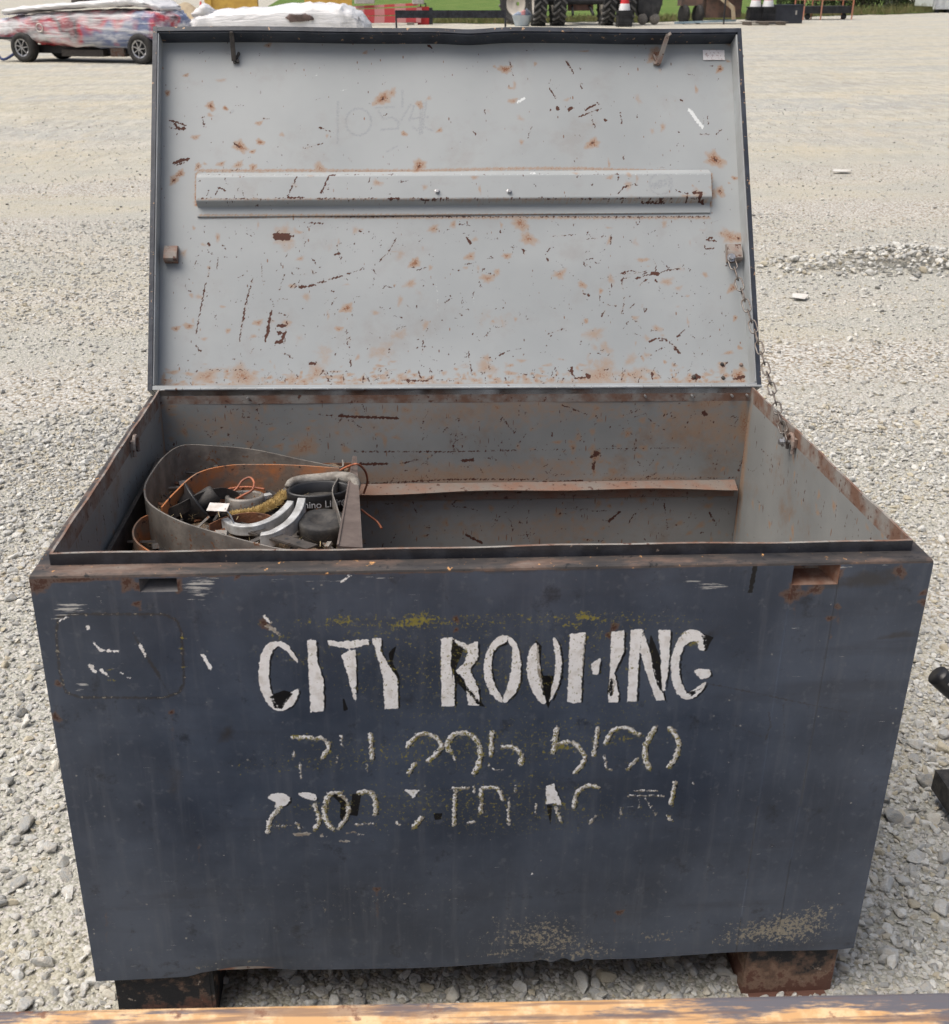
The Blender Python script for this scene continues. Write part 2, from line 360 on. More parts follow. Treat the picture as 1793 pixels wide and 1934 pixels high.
def grid(name, fn, av, bv, mat, parent, flip=False, hole=None):
    na, nb = len(av), len(bv); A, B = np.meshgrid(av, bv, indexing='ij'); P = fn(A, B)
    V = np.stack([np.broadcast_to(q, A.shape) for q in P], -1).reshape(-1, 3)
    idx = np.arange(na * nb).reshape(na, nb); F = np.stack([idx[:-1, :-1], idx[1:, :-1], idx[1:, 1:], idx[:-1, 1:]], -1).reshape(-1, 4)
    if hole is not None:
        ca = (A[:-1, :-1] + A[1:, 1:]).ravel() / 2; cb = (B[:-1, :-1] + B[1:, 1:]).ravel() / 2; F = F[~hole(ca, cb)]
    if flip: F = F[:, ::-1]
    me = bpy.data.meshes.new(name); me.vertices.add(len(V)); me.vertices.foreach_set('co', V.astype(np.float32).ravel())
    me.loops.add(F.size); me.loops.foreach_set('vertex_index', F.astype(np.int32).ravel())
    me.polygons.add(len(F)); me.polygons.foreach_set('loop_start', np.arange(0, F.size, 4, dtype=np.int32)); me.update(calc_edges=True); me.validate()
    me.polygons.foreach_set('use_smooth', np.ones(len(F), bool))
    return link(name, me, mat, parent), Marks(A, B)

# ================================================================== THE CHEST
chest = empty('tool_chest', mw=MBOX)
tag(chest, 'big dark blue steel tool chest standing open, with peeling white CITY ROOFING lettering', 'tool chest')

# ---- front panel
POCK = ((-.470, -.421, .684, .704), (.412, .478, .676, .706))
av = np.unique(np.concatenate([np.linspace(-W / 2, W / 2, 611), [p[0] for p in POCK], [p[1] for p in POCK]]))
bv = np.unique(np.concatenate([np.linspace(0, H - .006, 352), [p[2] for p in POCK], [p[3] for p in POCK]]))
_dn = vnoise((len(av), len(bv)), 60, 3) * .0022 + vnoise((len(av), len(bv)), 22, 4) * .0006
def front_fn(A, B):
    edge = np.clip(np.minimum(np.minimum(A + W / 2, W / 2 - A), np.minimum(B, H - .006 - B)) / .03, 0, 1)
    y = (_dn - .0014) * edge
    up = .0125 * np.exp(-((A + .395) / .075) ** 2) + .002 * np.sin(A * 19) + .004 * np.exp(-((A - .13) / .05) ** 2) * np.sin(A * 160)
    low = np.clip(1 - B / .035, 0, 1)
    up = np.where(A < -.45, up * np.clip((A + .47) / .02, 0, 1), up)
    z = B + low * up * np.clip((W / 2 - np.abs(A)) / .02, 0, 1)
    y = y + low * .004 * np.exp(-((A + .37) / .1) ** 2)
    return A, y, z
def in_pock(a, b):
    r = np.zeros(a.shape, bool)
    for p in POCK: r |= (a > p[0]) & (a < p[1]) & (b > p[2]) & (b < p[3])
    return r
front, mk = grid('front_panel', front_fn, av, bv, M['front'], chest, hole=in_pock)
def F5(pts, dx=0, dy=0):
    out = []
    for x, y in pts:
        q = BY(420 + (x + dx) * .54657, 1120 + (y + dy) * .54657, 0); out.append((q[0], q[2]))
    return out
PXM = .54657 / 1400.0         # one crop pixel in metres on the front
def FP(u, v): q = BY(u, v, 0); return q[0], q[2]
WHITE = [
 [(165,170),(205,165),(235,190),(265,240),(255,243),(225,205),(195,182),(172,197),(160,250),(162,320),(180,370),(205,385),(235,345),(265,325),(262,360),(240,395),(200,412),(165,395),(135,350),(123,290),(130,225),(145,185)],
 [(293,165),(325,165),(328,240),(350,300),(352,408),(305,410),(300,300)],
 [(362,163),(400,170),(505,160),(508,178),(440,195),(400,188),(365,180)], [(410,215),(440,198),(462,195),(463,300),(462,380),(450,350),(430,270)],
 [(515,158),(550,155),(548,200),(580,260),(605,290),(608,400),(560,402),(555,290),(530,200)],
 [(755,160),(795,150),(790,250),(803,300),(802,392),(757,393)],
 [(800,160),(850,180),(885,165),(885,225),(855,265),(885,330),(890,390),(850,388),(838,300),(805,270),(835,245),(850,200),(815,185)],
 [(920,185),(950,150),(990,145),(985,170),(945,190),(930,225),(930,280),(945,330),(970,360),(970,385),(930,355),(905,300),(902,240)],
 [(990,145),(1020,175),(1033,240),(1030,310),(1005,360),(970,385),(970,360),(985,330),(1000,260),(1005,190),(985,170)],
 [(1075,175),(1090,170),(1095,250),(1110,330),(1125,385),(1095,380),(1060,320),(1050,260),(1060,200)],
 [(1138,145),(1160,160),(1175,230),(1170,300),(1145,360),(1125,385),(1130,345),(1150,290),(1152,220)],
 [(1200,140),(1255,135),(1245,230),(1240,380),(1192,380),(1197,260)], [(1275,245),(1310,220),(1300,280),(1280,282)],
 [(1345,135),(1390,128),(1388,205),(1355,275),(1370,345),(1368,378),(1333,378),(1340,260)],
 [(1412,128),(1455,125),(1440,230),(1432,375),(1400,375),(1405,260)], [(1455,130),(1490,240),(1530,370),(1500,372),(1460,260),(1445,200)],
 [(1505,128),(1550,128),(1545,240),(1530,340),(1518,330),(1515,220)],
 [(1590,135),(1625,122),(1665,140),(1680,165),(1665,205),(1645,195),(1640,165),(1605,170),(1580,220),(1580,290),(1600,340),(1610,350),(1650,320),(1678,300),(1660,340),(1620,370),(1590,368),(1560,330),(1548,270),(1555,200)],
 [(1630,265),(1685,262),(1688,290),(1655,300),(1640,285)],
 [(150,710),(175,690),(230,695),(235,725),(200,745),(175,740),(190,728),(170,715)], [(255,692),(300,685),(330,700),(325,720),(290,712)],
 [(630,680),(685,678),(660,708)], [(1120,665),(1145,660),(1175,735),(1140,725),(1118,730)]]
def soften(q, k=2):
    for _ in range(k): q = [p for a, b in zip(q, q[1:] + q[:1]) for p in ((a[0] * .75 + b[0] * .25, a[1] * .75 + b[1] * .25), (a[0] * .25 + b[0] * .75, a[1] * .25 + b[1] * .75))]
    return q
for j_, q in enumerate(WHITE):
    if j_ in (0, 7, 8, 9, 10, 17, 19, 20): q = soften(q)
    mk.poly('black', F5(q, 12, 3), .56); mk.poly('white', F5(q), .98)
for q in ([(172,358),(210,342),(235,350),(205,400),(185,395)], [(418,355),(432,400),(420,405)], [(580,215),(600,190),(590,240),(612,292),(590,270)],
          [(795,180),(830,190),(810,250),(795,310)], [(820,280),(892,385),(870,380),(815,300)], [(1090,180),(1106,200),(1102,260),(1110,285),(1135,285),(1130,350),(1122,380),(1105,340),(1092,270)],
          [(1488,160),(1512,230),(1520,330),(1532,370),(1500,310),(1486,240)], [(1655,140),(1690,155),(1668,200)], [(1340,290),(1360,310),(1345,370),(1335,340)],
          [(385,700),(420,705),(428,740),(420,785),(408,770),(410,730)], [(452,700),(475,695),(465,765),(448,760)], [(1124,735),(1138,738),(1133,797)],
          [(735,762),(757,762),(752,780),(738,782)], [(960,190),(985,178),(975,172)], [(1610,345),(1660,325),(1625,360)]):
    cx_, cy_ = np.mean(q, 0); mk.poly('black', F5([(cx_ + (a - cx_) * 1.45, cy_ + (b - cy_) * 1.2) for a, b in q]), 1.0)
for q in ([(225,370),(265,330),(262,365),(235,395),(215,405)], [(1002,190),(1030,205),(1030,310),(985,370),(976,378),(1003,270)], [(1237,150),(1257,142),(1250,230),(1238,330),(1232,300)],
          [(1075,180),(1092,180),(1098,260),(1112,335),(1100,320),(1085,260)], [(1580,290),(1605,345),(1600,362),(1570,320)], [(1350,275),(1372,345),(1368,376),(1350,370)]):
    mk.poly('tan', F5(q), .95)
ROW = [([(243,498),(300,500),(350,505),(368,530),(345,568)],14), ([(248,540),(246,575)],5), ([(270,590),(272,640)],5), ([(412,495),(415,525)],7), ([(512,488),(517,570)],14), ([(398,560),(396,590)],4), ([(500,590),(500,615)],4),
 ([(640,530),(670,495),(710,485),(750,510),(755,540),(710,580)],15), ([(665,590),(645,620)],13), ([(785,545),(778,515),(810,485),(850,485),(885,520),(890,580),(870,622)],17), ([(785,545),(805,575)],7),
 ([(932,478),(928,560)],15), ([(970,530),(1010,535),(1035,565),(1030,590)],16), ([(920,590),(940,610),(975,608)],5), ([(1155,470),(1143,550)],17), ([(1165,520),(1210,515),(1245,550),(1250,580),(1220,620)],15),
 ([(1298,465),(1285,560)],13), ([(1325,520),(1345,480),(1390,465),(1440,490)],15), ([(1320,560),(1330,605),(1350,612)],7), ([(1432,575),(1400,610)],11), ([(1497,465),(1465,520),(1462,570),(1475,605)],18), ([(1545,465),(1575,510),(1570,560),(1545,600)],16),
 ([(200,735),(165,785),(157,830)],12), ([(318,730),(335,780),(320,815)],14), ([(258,795),(268,815)],10), ([(372,695),(352,740),(357,780),(380,815)],17), ([(400,690),(430,720),(432,770),(400,812)],13), ([(365,692),(410,688)],12),
 ([(470,688),(510,688),(530,720),(528,765)],16), ([(460,800),(525,797)],7), ([(160,803),(200,806),(240,803)],5), ([(205,742),(175,775)],8), ([(690,775),(660,810)],16), ([(800,674),(850,674)],11), ([(805,680),(800,800)],13), ([(870,668),(870,690)],7), ([(895,680),(893,760)],13), ([(900,672),(950,675),(970,715)],13),
 ([(990,710),(990,800)],8), ([(850,795),(875,790)],8), ([(1150,740),(1172,790)],11), ([(1085,730),(1083,760)],5), ([(1215,740),(1225,690),(1265,665),(1298,672)],15), ([(1290,770),(1270,795)],8), ([(1420,685),(1505,685)],5), ([(1400,702),(1525,702)],5),
 ([(1440,710),(1440,745)],4), ([(1465,715),(1500,770)],5), ([(1380,740),(1372,780)],5), ([(1565,655),(1550,730)],13), ([(1540,770),(1548,785)],11), ([(1625,650),(1630,665)],4), ([(1015,665),(1012,690)],4), ([(600,790),(612,800)],9)]
for i, (q, wd) in enumerate(ROW):
    q = [tuple(a[:2]) for a in spline([(*a, 0) for a in q], 4)]
    mk.stroke('black', F5(q, 8, 3), wd * PXM * 1.0, .62); mk.stroke('lich', F5(q, 2, 3), wd * PXM * 2.0, .60, .004); mk.stroke('tan', F5(q), wd * PXM * 1.2, .92); mk.stroke('white', F5(q, -3, -2), wd * PXM * .8, .80)
for q, wd in (([(250,835),(300,830)],16), ([(405,858),(438,857)],10), ([(430,830),(455,826)],10), ([(470,835),(485,833)],7), ([(340,838),(358,842)],8), ([(150,85),(168,105)],14), ([(155,115),(195,140)],16)):
    mk.stroke('tan', F5(q), wd * PXM, .85)
mk.stroke('white', F5([(145,82),(160,100)]), 12 * PXM, .9)
# ghost outlines of removed plates and sheets, chips, moss, drips
for q, wd in (([(60,115),(400,100),(800,85),(1280,70),(1700,62)],3), ([(165,868),(600,855),(1000,850),(1300,830)],2)): mk.stroke('crust', F5(q), wd * PXM, .62)
gh = [(110,1165),(140,1160),(310,1160),(335,1172),(343,1195),(348,1290),(338,1308),(310,1318),(150,1318),(124,1308),(112,1270),(106,1200),(110,1165)]
mk.stroke('crust', [FP(*q) for q in gh], .0022, .72); mk.stroke('stain', [FP(*q) for q in gh], .0042, 1.0)
for u, v, r, val in ((645,1172,38,.62),(790,1172,45,.95),(1105,1165,30,.75),(1085,1180,22,.6),(560,1390,20,.6),(690,1300,60,.42),(870,1235,26,.55),(1190,1265,22,.55),(1130,1200,30,.5),(800,1400,50,.5),(900,1420,45,.5),(1060,1410,22,.75),(1180,1395,40,.55),(760,1430,45,.45),(620,1520,40,.42),(960,1500,50,.40),(1060,1520,30,.5),(1290,1200,26,.5),(1310,1215,15,.75),(345,1205,8,.8),(343,1225,9,.95),(345,1260,7,.8),(212,1285,9,.8),(208,1265,7,.8),(525,1205,30,.5),(540,1560,40,.42),(720,1560,40,.4),(1200,1330,40,.38),(700,1200,70,.42),(870,1330,80,.36)):
    x, z = FP(u, v); mk.spot('lich', x, z, r / 1400 * 1.6, r / 1400 * .55, min(.9, val * 1.15), .5)
for u, v, rx, ry, val in ((910,1265,430,95,.43),(910,1410,380,65,.46),(890,1520,400,65,.45),(800,1175,330,16,.5),(1100,1170,260,14,.5)):
    x, z = FP(u, v); mk.spot('lich', x, z, rx / 1400 * 1.3, ry / 1400 * 1.3, val, .22)
for q, wd in (([(178,1215),(190,1228),(222,1230)],6), ([(172,1258),(178,1268)],8), ([(190,1266),(203,1275)],6), ([(265,1218),(275,1240)],5), ([(212,1262),(245,1280)],3), ([(383,1237),(397,1262)],7), ([(113,1172),(128,1165)],4), ([(166,1183),(167,1188)],6), ([(645,1100),(660,1088)],6), ([(1005,1650),(1006,1652)],5)):
    mk.stroke('white', [FP(*a) for a in q], wd / 1400, .9)
for q, wd in (([(250,1195),(320,1310)],3), ([(282,1248),(300,1275)],6), ([(1480,1330),(1482,1395)],1.5), ([(1330,1290),(1480,1320),(1600,1345)],3), ([(1385,1370),(1440,1392)],3), ([(1452,1345),(1456,1370),(1447,1395)],4)):
    mk.stroke('stain', [FP(*a) for a in q], wd / 1400, 1.0)
for x0, y0, x1, y1, val in ((345,1090,405,1130,1.0), (100,1140,170,1160,.95), (1300,1100,1370,1112,.9), (420,1085,720,1095,.45), (140,1280,170,1305,.75), (1290,1090,1310,1100,.8), (700,1120,820,1125,.4), (1580,1062,1700,1068,.6), (180,1120,196,1135,.8)):
    a = FP(x0, y0); b = FP(x1, y1); mk.spot('scuff', (a[0] + b[0]) / 2, (a[1] + b[1]) / 2, abs(b[0] - a[0]) * .75, abs(b[1] - a[1]) * 1.0, val, .6)
for q, wd in (([(1428,1062),(1424,1085),(1418,1117)],9), ([(1420,1058),(1442,1057)],6), ([(1500,1057),(1525,1056)],5), ([(1680,1058),(1697,1056)],7), ([(950,1062),(985,1059)],5), ([(1000,1060),(1035,1057)],6)):
    mk.stroke('black', [FP(*a) for a in q], wd / 1400, 1.0)
for u, v, r in ((862,1170,9),(862,1190,7),(1160,1185,12),(1150,1200,9),(1582,1145,9),(1567,1168,10),(1748,1138,14),(1745,1120,10),(105,1355,13),(110,1292,9),(260,1140,10),(325,1345,8),(712,1680,9),(1170,1724,11),(500,1180,14),(70,1110,18),(262,1108,14),(450,1085,12),(335,1105,16),(80,1100,20),(240,1100,18),(1580,1085,16),(1500,1110,18),(1495,1125,22),(1540,1112,20),(1700,1080,16)):
    x, z = FP(u, v); mk.spot('rust', x, z, r / 1400 * 1.3, r / 1400 * 1.3, .85, .6)
for u, v, L in ((712,1685,55),(325,1350,50),(262,1120,40),(1582,1150,30),(1567,1175,30),(105,1365,120),(420,1080,40),(1500,1120,60),(1160,1730,30),(200,1720,60),(375,1600,30)):
    mk.stroke('rust', [FP(u, v), FP(u + 2, v + L)], .006, .5, .004)
for u, v, rx, ry, val in ((1020,1770,180,60,.66),(1480,1755,150,60,.80),(1390,1770,60,30,.62),(1240,1770,90,30,.5),(1100,1800,120,25,.62),(960,1800,90,25,.55),(960,1740,60,25,.5),(380,1830,40,10,.5),(480,1820,30,8,.5),(250,1795,30,12,.4),(720,1700,300,60,.30),(1540,1730,60,40,.66)):
    x, z = FP(u, v); mk.spot('crust', x, z, rx / 1300, ry / 1250 * 1.2, val, .5)
for u, v, rx, ry, val in ((1640,1095,120,32,.9),(1340,1195,160,25,.5),(1000,1075,500,14,.7),(110,1085,90,25,.8),(430,1385,30,40,.7),(330,1470,50,60,.6),(1700,1200,70,14,.8),(60,1500,40,300,.5),(150,1750,30,120,.6)):
    x, z = FP(u, v); mk.spot('stain', x, z, rx / 1400, ry / 1400, val, .6)
mk.spot('rust', -.61, .70, .05, .03, .7); mk.spot('rust', -.55, .704, .09, .006, .8, .5); mk.spot('rust', -.2, .706, .5, .004, .6, .5)
mk.apply(front.data, ('white', 'tan', 'black', 'lich'), ('rust', 'crust', 'scuff', 'stain'))

# finger pockets, pressed into the front panel
for i, (x0, x1, z0, z1) in enumerate(POCK):
    d = .034; mb = MB(); xa, xb = (x0 + .012, x1 - .001) if i == 0 else (x0 + .001, x1 - .018)
    o = [(x0, 0, z0), (x1, 0, z0), (x1, 0, z1), (x0, 0, z1)]; b = [(xa, d, z0 + .010), (xb, d, z0 + .010), (xb, d, z1), (xa, d, z1)]
    mb.add(o + b, [(0, 1, 5, 4), (1, 2, 6, 5), (2, 3, 7, 6), (3, 0, 4, 7), (4, 5, 6, 7)])
    pk = mb.build('finger_pocket', simple('pocket_paint_%d' % i, (.16, .155, .155) if i == 0 else (.25, .17, .13), (.09, .085, .09) if i == 0 else (.17, .08, .05), 40, .6, 0, .3), chest)
    if i == 0:
        MB().add([(-.437, d - .0015, .690), (-.428, d - .0015, .690), (-.4265, d - .0015, .7015), (-.434, d - .0015, .7015)], [(0, 1, 2, 3)]).build('latch_slot', simple('slot_rust', (.10, .06, .03), (.05, .03, .02), 80, .9), pk)
    else:
        MB().bar((.416, d - .004, .7015), (.427, d - .004, .7015), .003, .0025).bar((.427, d - .004, .7015), (.437, d - .004, .6905), .003, .0025).build('latch_rod', M['dark'], pk)

# outer walls, floor
mb = MB(); x = W / 2
mb.add([(-x, 0, 0), (-x, D, 0), (-x, D, H - .006), (-x, 0, H - .006)], [(0, 1, 2, 3)]); mb.build('side_panel', M['navy'], chest)
mb = MB(); mb.add([(x, 0, 0), (x, D, 0), (x, D, H - .006), (x, 0, H - .006)], [(3, 2, 1, 0)]); mb.build('side_panel', M['navy'], chest)
mb = MB(); mb.add([(-x, D, 0), (x, D, 0), (x, D, H - .006), (-x, D, H - .006)], [(0, 1, 2, 3)]); mb.build('back_panel', M['navy'], chest)
MB().box((0, D / 2, .012), (W - .006, D - .006, .006)).build('floor_plate', M['rust_paint'], chest)
# rolled top ledge, and the upstanding rim
def sweep(prof, name, mat, seg=40):
    mb = MB(); m = len(prof); ring = []
    for o, z, in prof:
        fx = o / .024 * LX; fy = o / .024 * LYF; fb = o / .024 * LYB
        c = [(-W / 2 + fx, fy), (W / 2 - fx, fy), (W / 2 - fx, D - fb), (-W / 2 + fx, D - fb)]
        ring.append([np.array((*q, z)) for q in c])
    vs = []; fs = []
    for k in range(4):
        for j in range(seg + 1):
            t = j / seg; wob = math.sin(k * 3 + j * .9) * .0006 + math.sin(k + j * .31) * .001
            for i in range(m):
                p = ring[i][k] * (1 - t) + ring[i][(k + 1) % 4] * t
                p = p + np.array((0, 0, wob if 0 < j < seg and prof[i][1] > H else 0)); vs.append(p)
        b = k * (seg + 1) * m
        for j in range(seg):
            for i in range(m - 1): fs.append((b + j * m + i, b + (j + 1) * m + i, b + (j + 1) * m + i + 1, b + j * m + i + 1))
    return mb.add(vs, fs).build(name, mat, chest)
sweep([(0, H - .006), (.0008, H - .003), (.0025, H - .0008), (.006, H), (.024, H)], 'ledge', M['ledge'])
sweep([(.024, H), (.024, H + RH)], 'rim', M['rim_black'])
sweep([(.024, H + RH), (.0282, H + RH), (.0282, H - .012)], 'rim_cap', M['rim_cap'])
# inner walls
IX = W / 2 - .0282 / .024 * LX; IY0 = .0282 / .024 * LYF; IY1 = D - .0282 / .024 * LYB; ZB = .02; ZT = H - .012
def scatter(mk, a0, a1, b0, b1, n, seed, smin=.004, smax=.03, wmin=.001, wmax=.003, horiz=.3, nh=None):
    r = np.random.RandomState(seed)
    for _ in range(n):
        a = r.uniform(a0, a1); b = r.uniform(b0, b1); L = smin + (smax - smin) * r.rand() ** 3; an = r.choice([0, math.pi / 2]) + r.normal(0, .15) if r.rand() < horiz else r.uniform(0, math.pi)
        da, db = math.cos(an) * L, math.sin(an) * L; k = r.normal(0, .15) * L
        mk.stroke('core', [(a - da, b - db), (a + k, b + k), (a + da, b + db)], r.uniform(wmin, wmax), r.uniform(.4, .95))
    for _ in range(n // 3 if nh is None else nh):
        mk.spot('halo', r.uniform(a0, a1), r.uniform(b0, b1), *(r.uniform(.004, .02, 2)), r.uniform(.3, .8))
av = np.linspace(-IX, IX, 470); bv = np.linspace(.25, ZT, 180)
ob, mk = grid('back_wall', lambda A, B: (A, IY1 + 0 * A + .001 * np.sin(A * 9 + B * 7), B), av, bv, M['wall_grey'], chest)
scatter(mk, -IX, IX, .35, .71, 1150, 11)
def BW(u, v): q = BY(u, v, IY1); return q[0], q[2]
for q, wd in (([(640,786),(752,790)],5), ([(600,783),(640,786)],2), ([(665,853),(850,853),(975,850)],2.5), ([(975,850),(1300,846)],1.5), ([(680,877),(730,876)],5), ([(640,918),(850,905),(1000,905)],3), ([(1150,905),(1395,902)],2), ([(1000,912),(1100,908)],4), ([(755,876),(790,868)],3), ([(1340,968),(1355,995)],3), ([(1150,985),(1170,967)],5), ([(1255,950),(1262,1000)],2), ([(945,815),(953,860)],1.5), ([(1330,780),(1333,782)],8), ([(875,870),(893,868)],6), ([(1160,790),(1190,830)],1), ([(880,1010),(910,1025)],5)):
    mk.stroke('core', [BW(*a) for a in q], wd / 830, .9)
for u, v, rx, ry, val in ((575,845,34,26,.75),(1125,860,14,14,.95),(1122,885,6,22,.8),(800,905,420,16,.62),(1200,905,220,12,.55),(1340,760,90,26,.6),(1405,800,20,60,.75),(900,750,600,10,.35),(1300,790,200,50,.3),(650,800,80,40,.3),(760,985,60,40,.3),(950,770,500,60,.42),(1330,800,140,90,.5),(800,900,500,40,.55),(1000,1000,300,50,.36),(420,800,120,60,.4)):
    x, z = BW(u, v); mk.spot('halo', x, z, rx / 830, ry / 830, val, .6)
for u, v, rx, ry in ((1125,858,13,10),(1122,880,4,16)):
    x, z = BW(u, v); mk.spot('core', x, z, rx / 830, ry / 830, .85, .5)
mk.apply(ob.data, ('halo', 'core', 'pencil', 'pale'))
for sgn in (-1, 1):
    av = np.linspace(IY0, IY1, 250); bv = np.linspace(.25, ZT, 150)
    ob, mk = grid('side_wall', lambda A, B, s=sgn: (s * IX + 0 * A, A, B), av, bv, M['wall_grey'], chest, flip=(sgn < 0))
    scatter(mk, IY0, IY1, .4, .71, 150, 20 + sgn, horiz=.6)
    for k in range(14): mk.stroke('core', [(.1 + .045 * k, .69 - .004 * k), (.1 + .045 * k + RS.normal(0, .004), .69 - .004 * k - RS.uniform(.01, .05))], .003, .8)
    mk.spot('halo', IY1, .6, .05, .2, .8); mk.spot('halo', IY1, .48, .03, .1, .9)
    mk.apply(ob.data, ('halo', 'core', 'pencil', 'pale'))
MB().add([(-IX, IY0, ZB), (IX, IY0, ZB), (IX, IY0, ZT), (-IX, IY0, ZT)], [(0, 1, 2, 3)]).build('inner_front', M['rust_paint'], chest)
for s in (-1, 1): MB().add([(s * IX, IY0, ZB), (s * IX, IY1, ZB), (s * IX, IY1, .25), (s * IX, IY0, .25)], [(0, 1, 2, 3)]).build('lower_side_wall', M['rust_paint'], chest)
MB().add([(-IX, IY1, ZB), (IX, IY1, ZB), (IX, IY1, .25), (-IX, IY1, .25)], [(3, 2, 1, 0)]).build('lower_back_wall', M['rust_paint'], chest)
# shelf rail on the back wall: a bent angle
def rail(name, y0, sgn):
    mb = MB(); n = 40; vs = []; fs = []
    for i in range(n + 1):
        x = -IX + .004 + (2 * IX - .016) * i / n; dz = .0025 * math.sin(x * 7) + .002 * math.sin(x * 17 + 1); y = y0
        for yy, zz in ((0, .529), (-.030 * sgn, .521 + dz), (-.0285 * sgn, .518 + dz), (-.006 * sgn, .515), (-.006 * sgn, .494), (0, .494)): vs.append((x, y + yy, zz))
    for i in range(n):
        for k in range(5): fs.append((i * 6 + k, i * 6 + 6 + k, i * 6 + 7 + k, i * 6 + k + 1))
    return mb.add(vs, fs, 0).build(name, simple(name + '_paint', (.21, .12, .085), (.19, .165, .145), 18, .75, 0, .3, speck=(.08, .04, .03), speck_at=.6), chest)
rail('shelf_rail', IY1 - .001, 1); rail('shelf_rail', IY0 + .001, -1)
# lugs inside the side walls
def lug(x, sgn, y, z):
    mb = MB(); mb.box((x - sgn * .003, y, z), (.005, .034, .016))
    pts = [(x - sgn * .006, y + .014 * math.cos(a) , z - .004 + .016 * math.sin(a)) for a in np.linspace(0, math.pi, 9)]
    mb.tube([(x - sgn * .006, y - .014, z - .02)] + pts[::-1] + [(x - sgn * .006, y + .014, z - .02)], .0035, 8)
    return mb.build('chain_lug', M['rust_paint'], chest)
lug(-IX, -1, .503, .712); lug(IX, 1, .495, .708)
# skids
for x0 in (-.51, .515):
    mb = MB(); hw = .071
    for a, b in (((x0 - hw, .014), (x0 + hw, .014)), ((x0 - hw, D - .02), (x0 + hw, D - .02))):
        mb.hexa([(a[0], a[1], -.108), (b[0], a[1], -.108), (b[0], a[1] + .006, -.108), (a[0], a[1] + .006, -.108), (a[0], a[1], 0.001), (b[0], a[1], .001), (b[0], a[1] + .006, .001), (a[0], a[1] + .006, .001)])
    for s in (-1, 1): mb.box((x0 + s * (hw + .003), D / 2, -.054), (.006, D - .03, .109))
    mb.box((x0, D / 2, -.105), (2 * hw, D - .05, .006)); mb.box((x0, .006, -.109), (2 * hw - .01, .016, .005))
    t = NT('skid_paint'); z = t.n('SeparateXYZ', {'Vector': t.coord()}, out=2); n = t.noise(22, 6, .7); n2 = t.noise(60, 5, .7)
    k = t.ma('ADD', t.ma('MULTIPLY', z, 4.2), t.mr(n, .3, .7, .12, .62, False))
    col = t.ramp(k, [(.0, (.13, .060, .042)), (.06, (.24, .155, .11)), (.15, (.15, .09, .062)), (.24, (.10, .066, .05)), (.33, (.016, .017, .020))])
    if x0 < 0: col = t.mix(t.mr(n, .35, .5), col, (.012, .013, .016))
    col = t.mix(t.mr(n2, .64, .68), col, (.34, .28, .23)); t.bump(n2, .5, .004)
    mb.build('skid', t.set(col, .8), chest)

# ---- lid
lid = empty('lid', parent=chest)
lid['label'] = 'open lid with scratched and rust-spotted pale grey inside'
av = np.linspace(-.600, .600, 601); bv = np.linspace(.004, LL - .004, 381)
_ln = vnoise((601, 381), 70, 8) * .003
def lid_fn(A, B):
    tw = 0.0102 * (A / 0.61) * (B / LL); s = B + tw; h = LIPD + _ln - .0015
    return A, LO[1] + LN[1] * h + LU[1] * s, LO[2] + LN[2] * h + LU[2] * s
lp, mk = grid('inner_panel', lid_fn, av, bv, M['lid_grey'], lid)
cn = [(.4645, .0005), (.4640, .005), (.452, .0185), (.449, .020), (.400, .020), (.397, .0185), (.3935, .004), (.392, .0025), (.3715, .0025), (.3710, 0.0)]
cs = []; ch = []
for (s0, h0), (s1, h1) in zip(cn[:-1], cn[1:]):
    k = max(1, int(abs(s1 - s0) / .002))
    for j in range(k): cs.append(s0 + (s1 - s0) * j / k); ch.append(h0 + (h1 - h0) * j / k)
cs.append(cn[-1][0]); ch.append(cn[-1][1]); cs = np.array(cs); ch = np.array(ch); ci = np.arange(len(cs), dtype=float)
CXA = np.linspace(-.525, .535, 500)
def chan_fn(A, B):
    s = cs[B.astype(int)]; hh = LIPD - ch[B.astype(int)] - .0008; s = s + 0.0102 * (A / .61) * (s / LL) + .0035 * (A / .53)
    return A, LO[1] + LN[1] * hh + LU[1] * s, LO[2] + LN[2] * hh + LU[2] * s
cp, ck = grid('stiffening_channel', chan_fn, CXA, ci, M['lid_grey'], lid, flip=True)
ck.b = cs[ck.b.astype(int)] + .0035 * (ck.a / .53)
for x0 in (-.525, .535):
    pr = [lidp(x0, s + .0035 * (x0 / .53), LIPD - h - .0008) for s, h in cn] + [lidp(x0, .371, LIPD + .002)]
    MB().add(pr, [tuple(range(len(pr)))]).build('channel_end', M['rust_paint'], lid)
CR = {1: (260, 30), 2: (840, 30), 3: (260, 400), 4: (840, 400)}
def LQ(c, x, y): return lid_uv(CR[c][0] + x * .33463, CR[c][1] + y * .33463)
LM = .33463 / 850.0
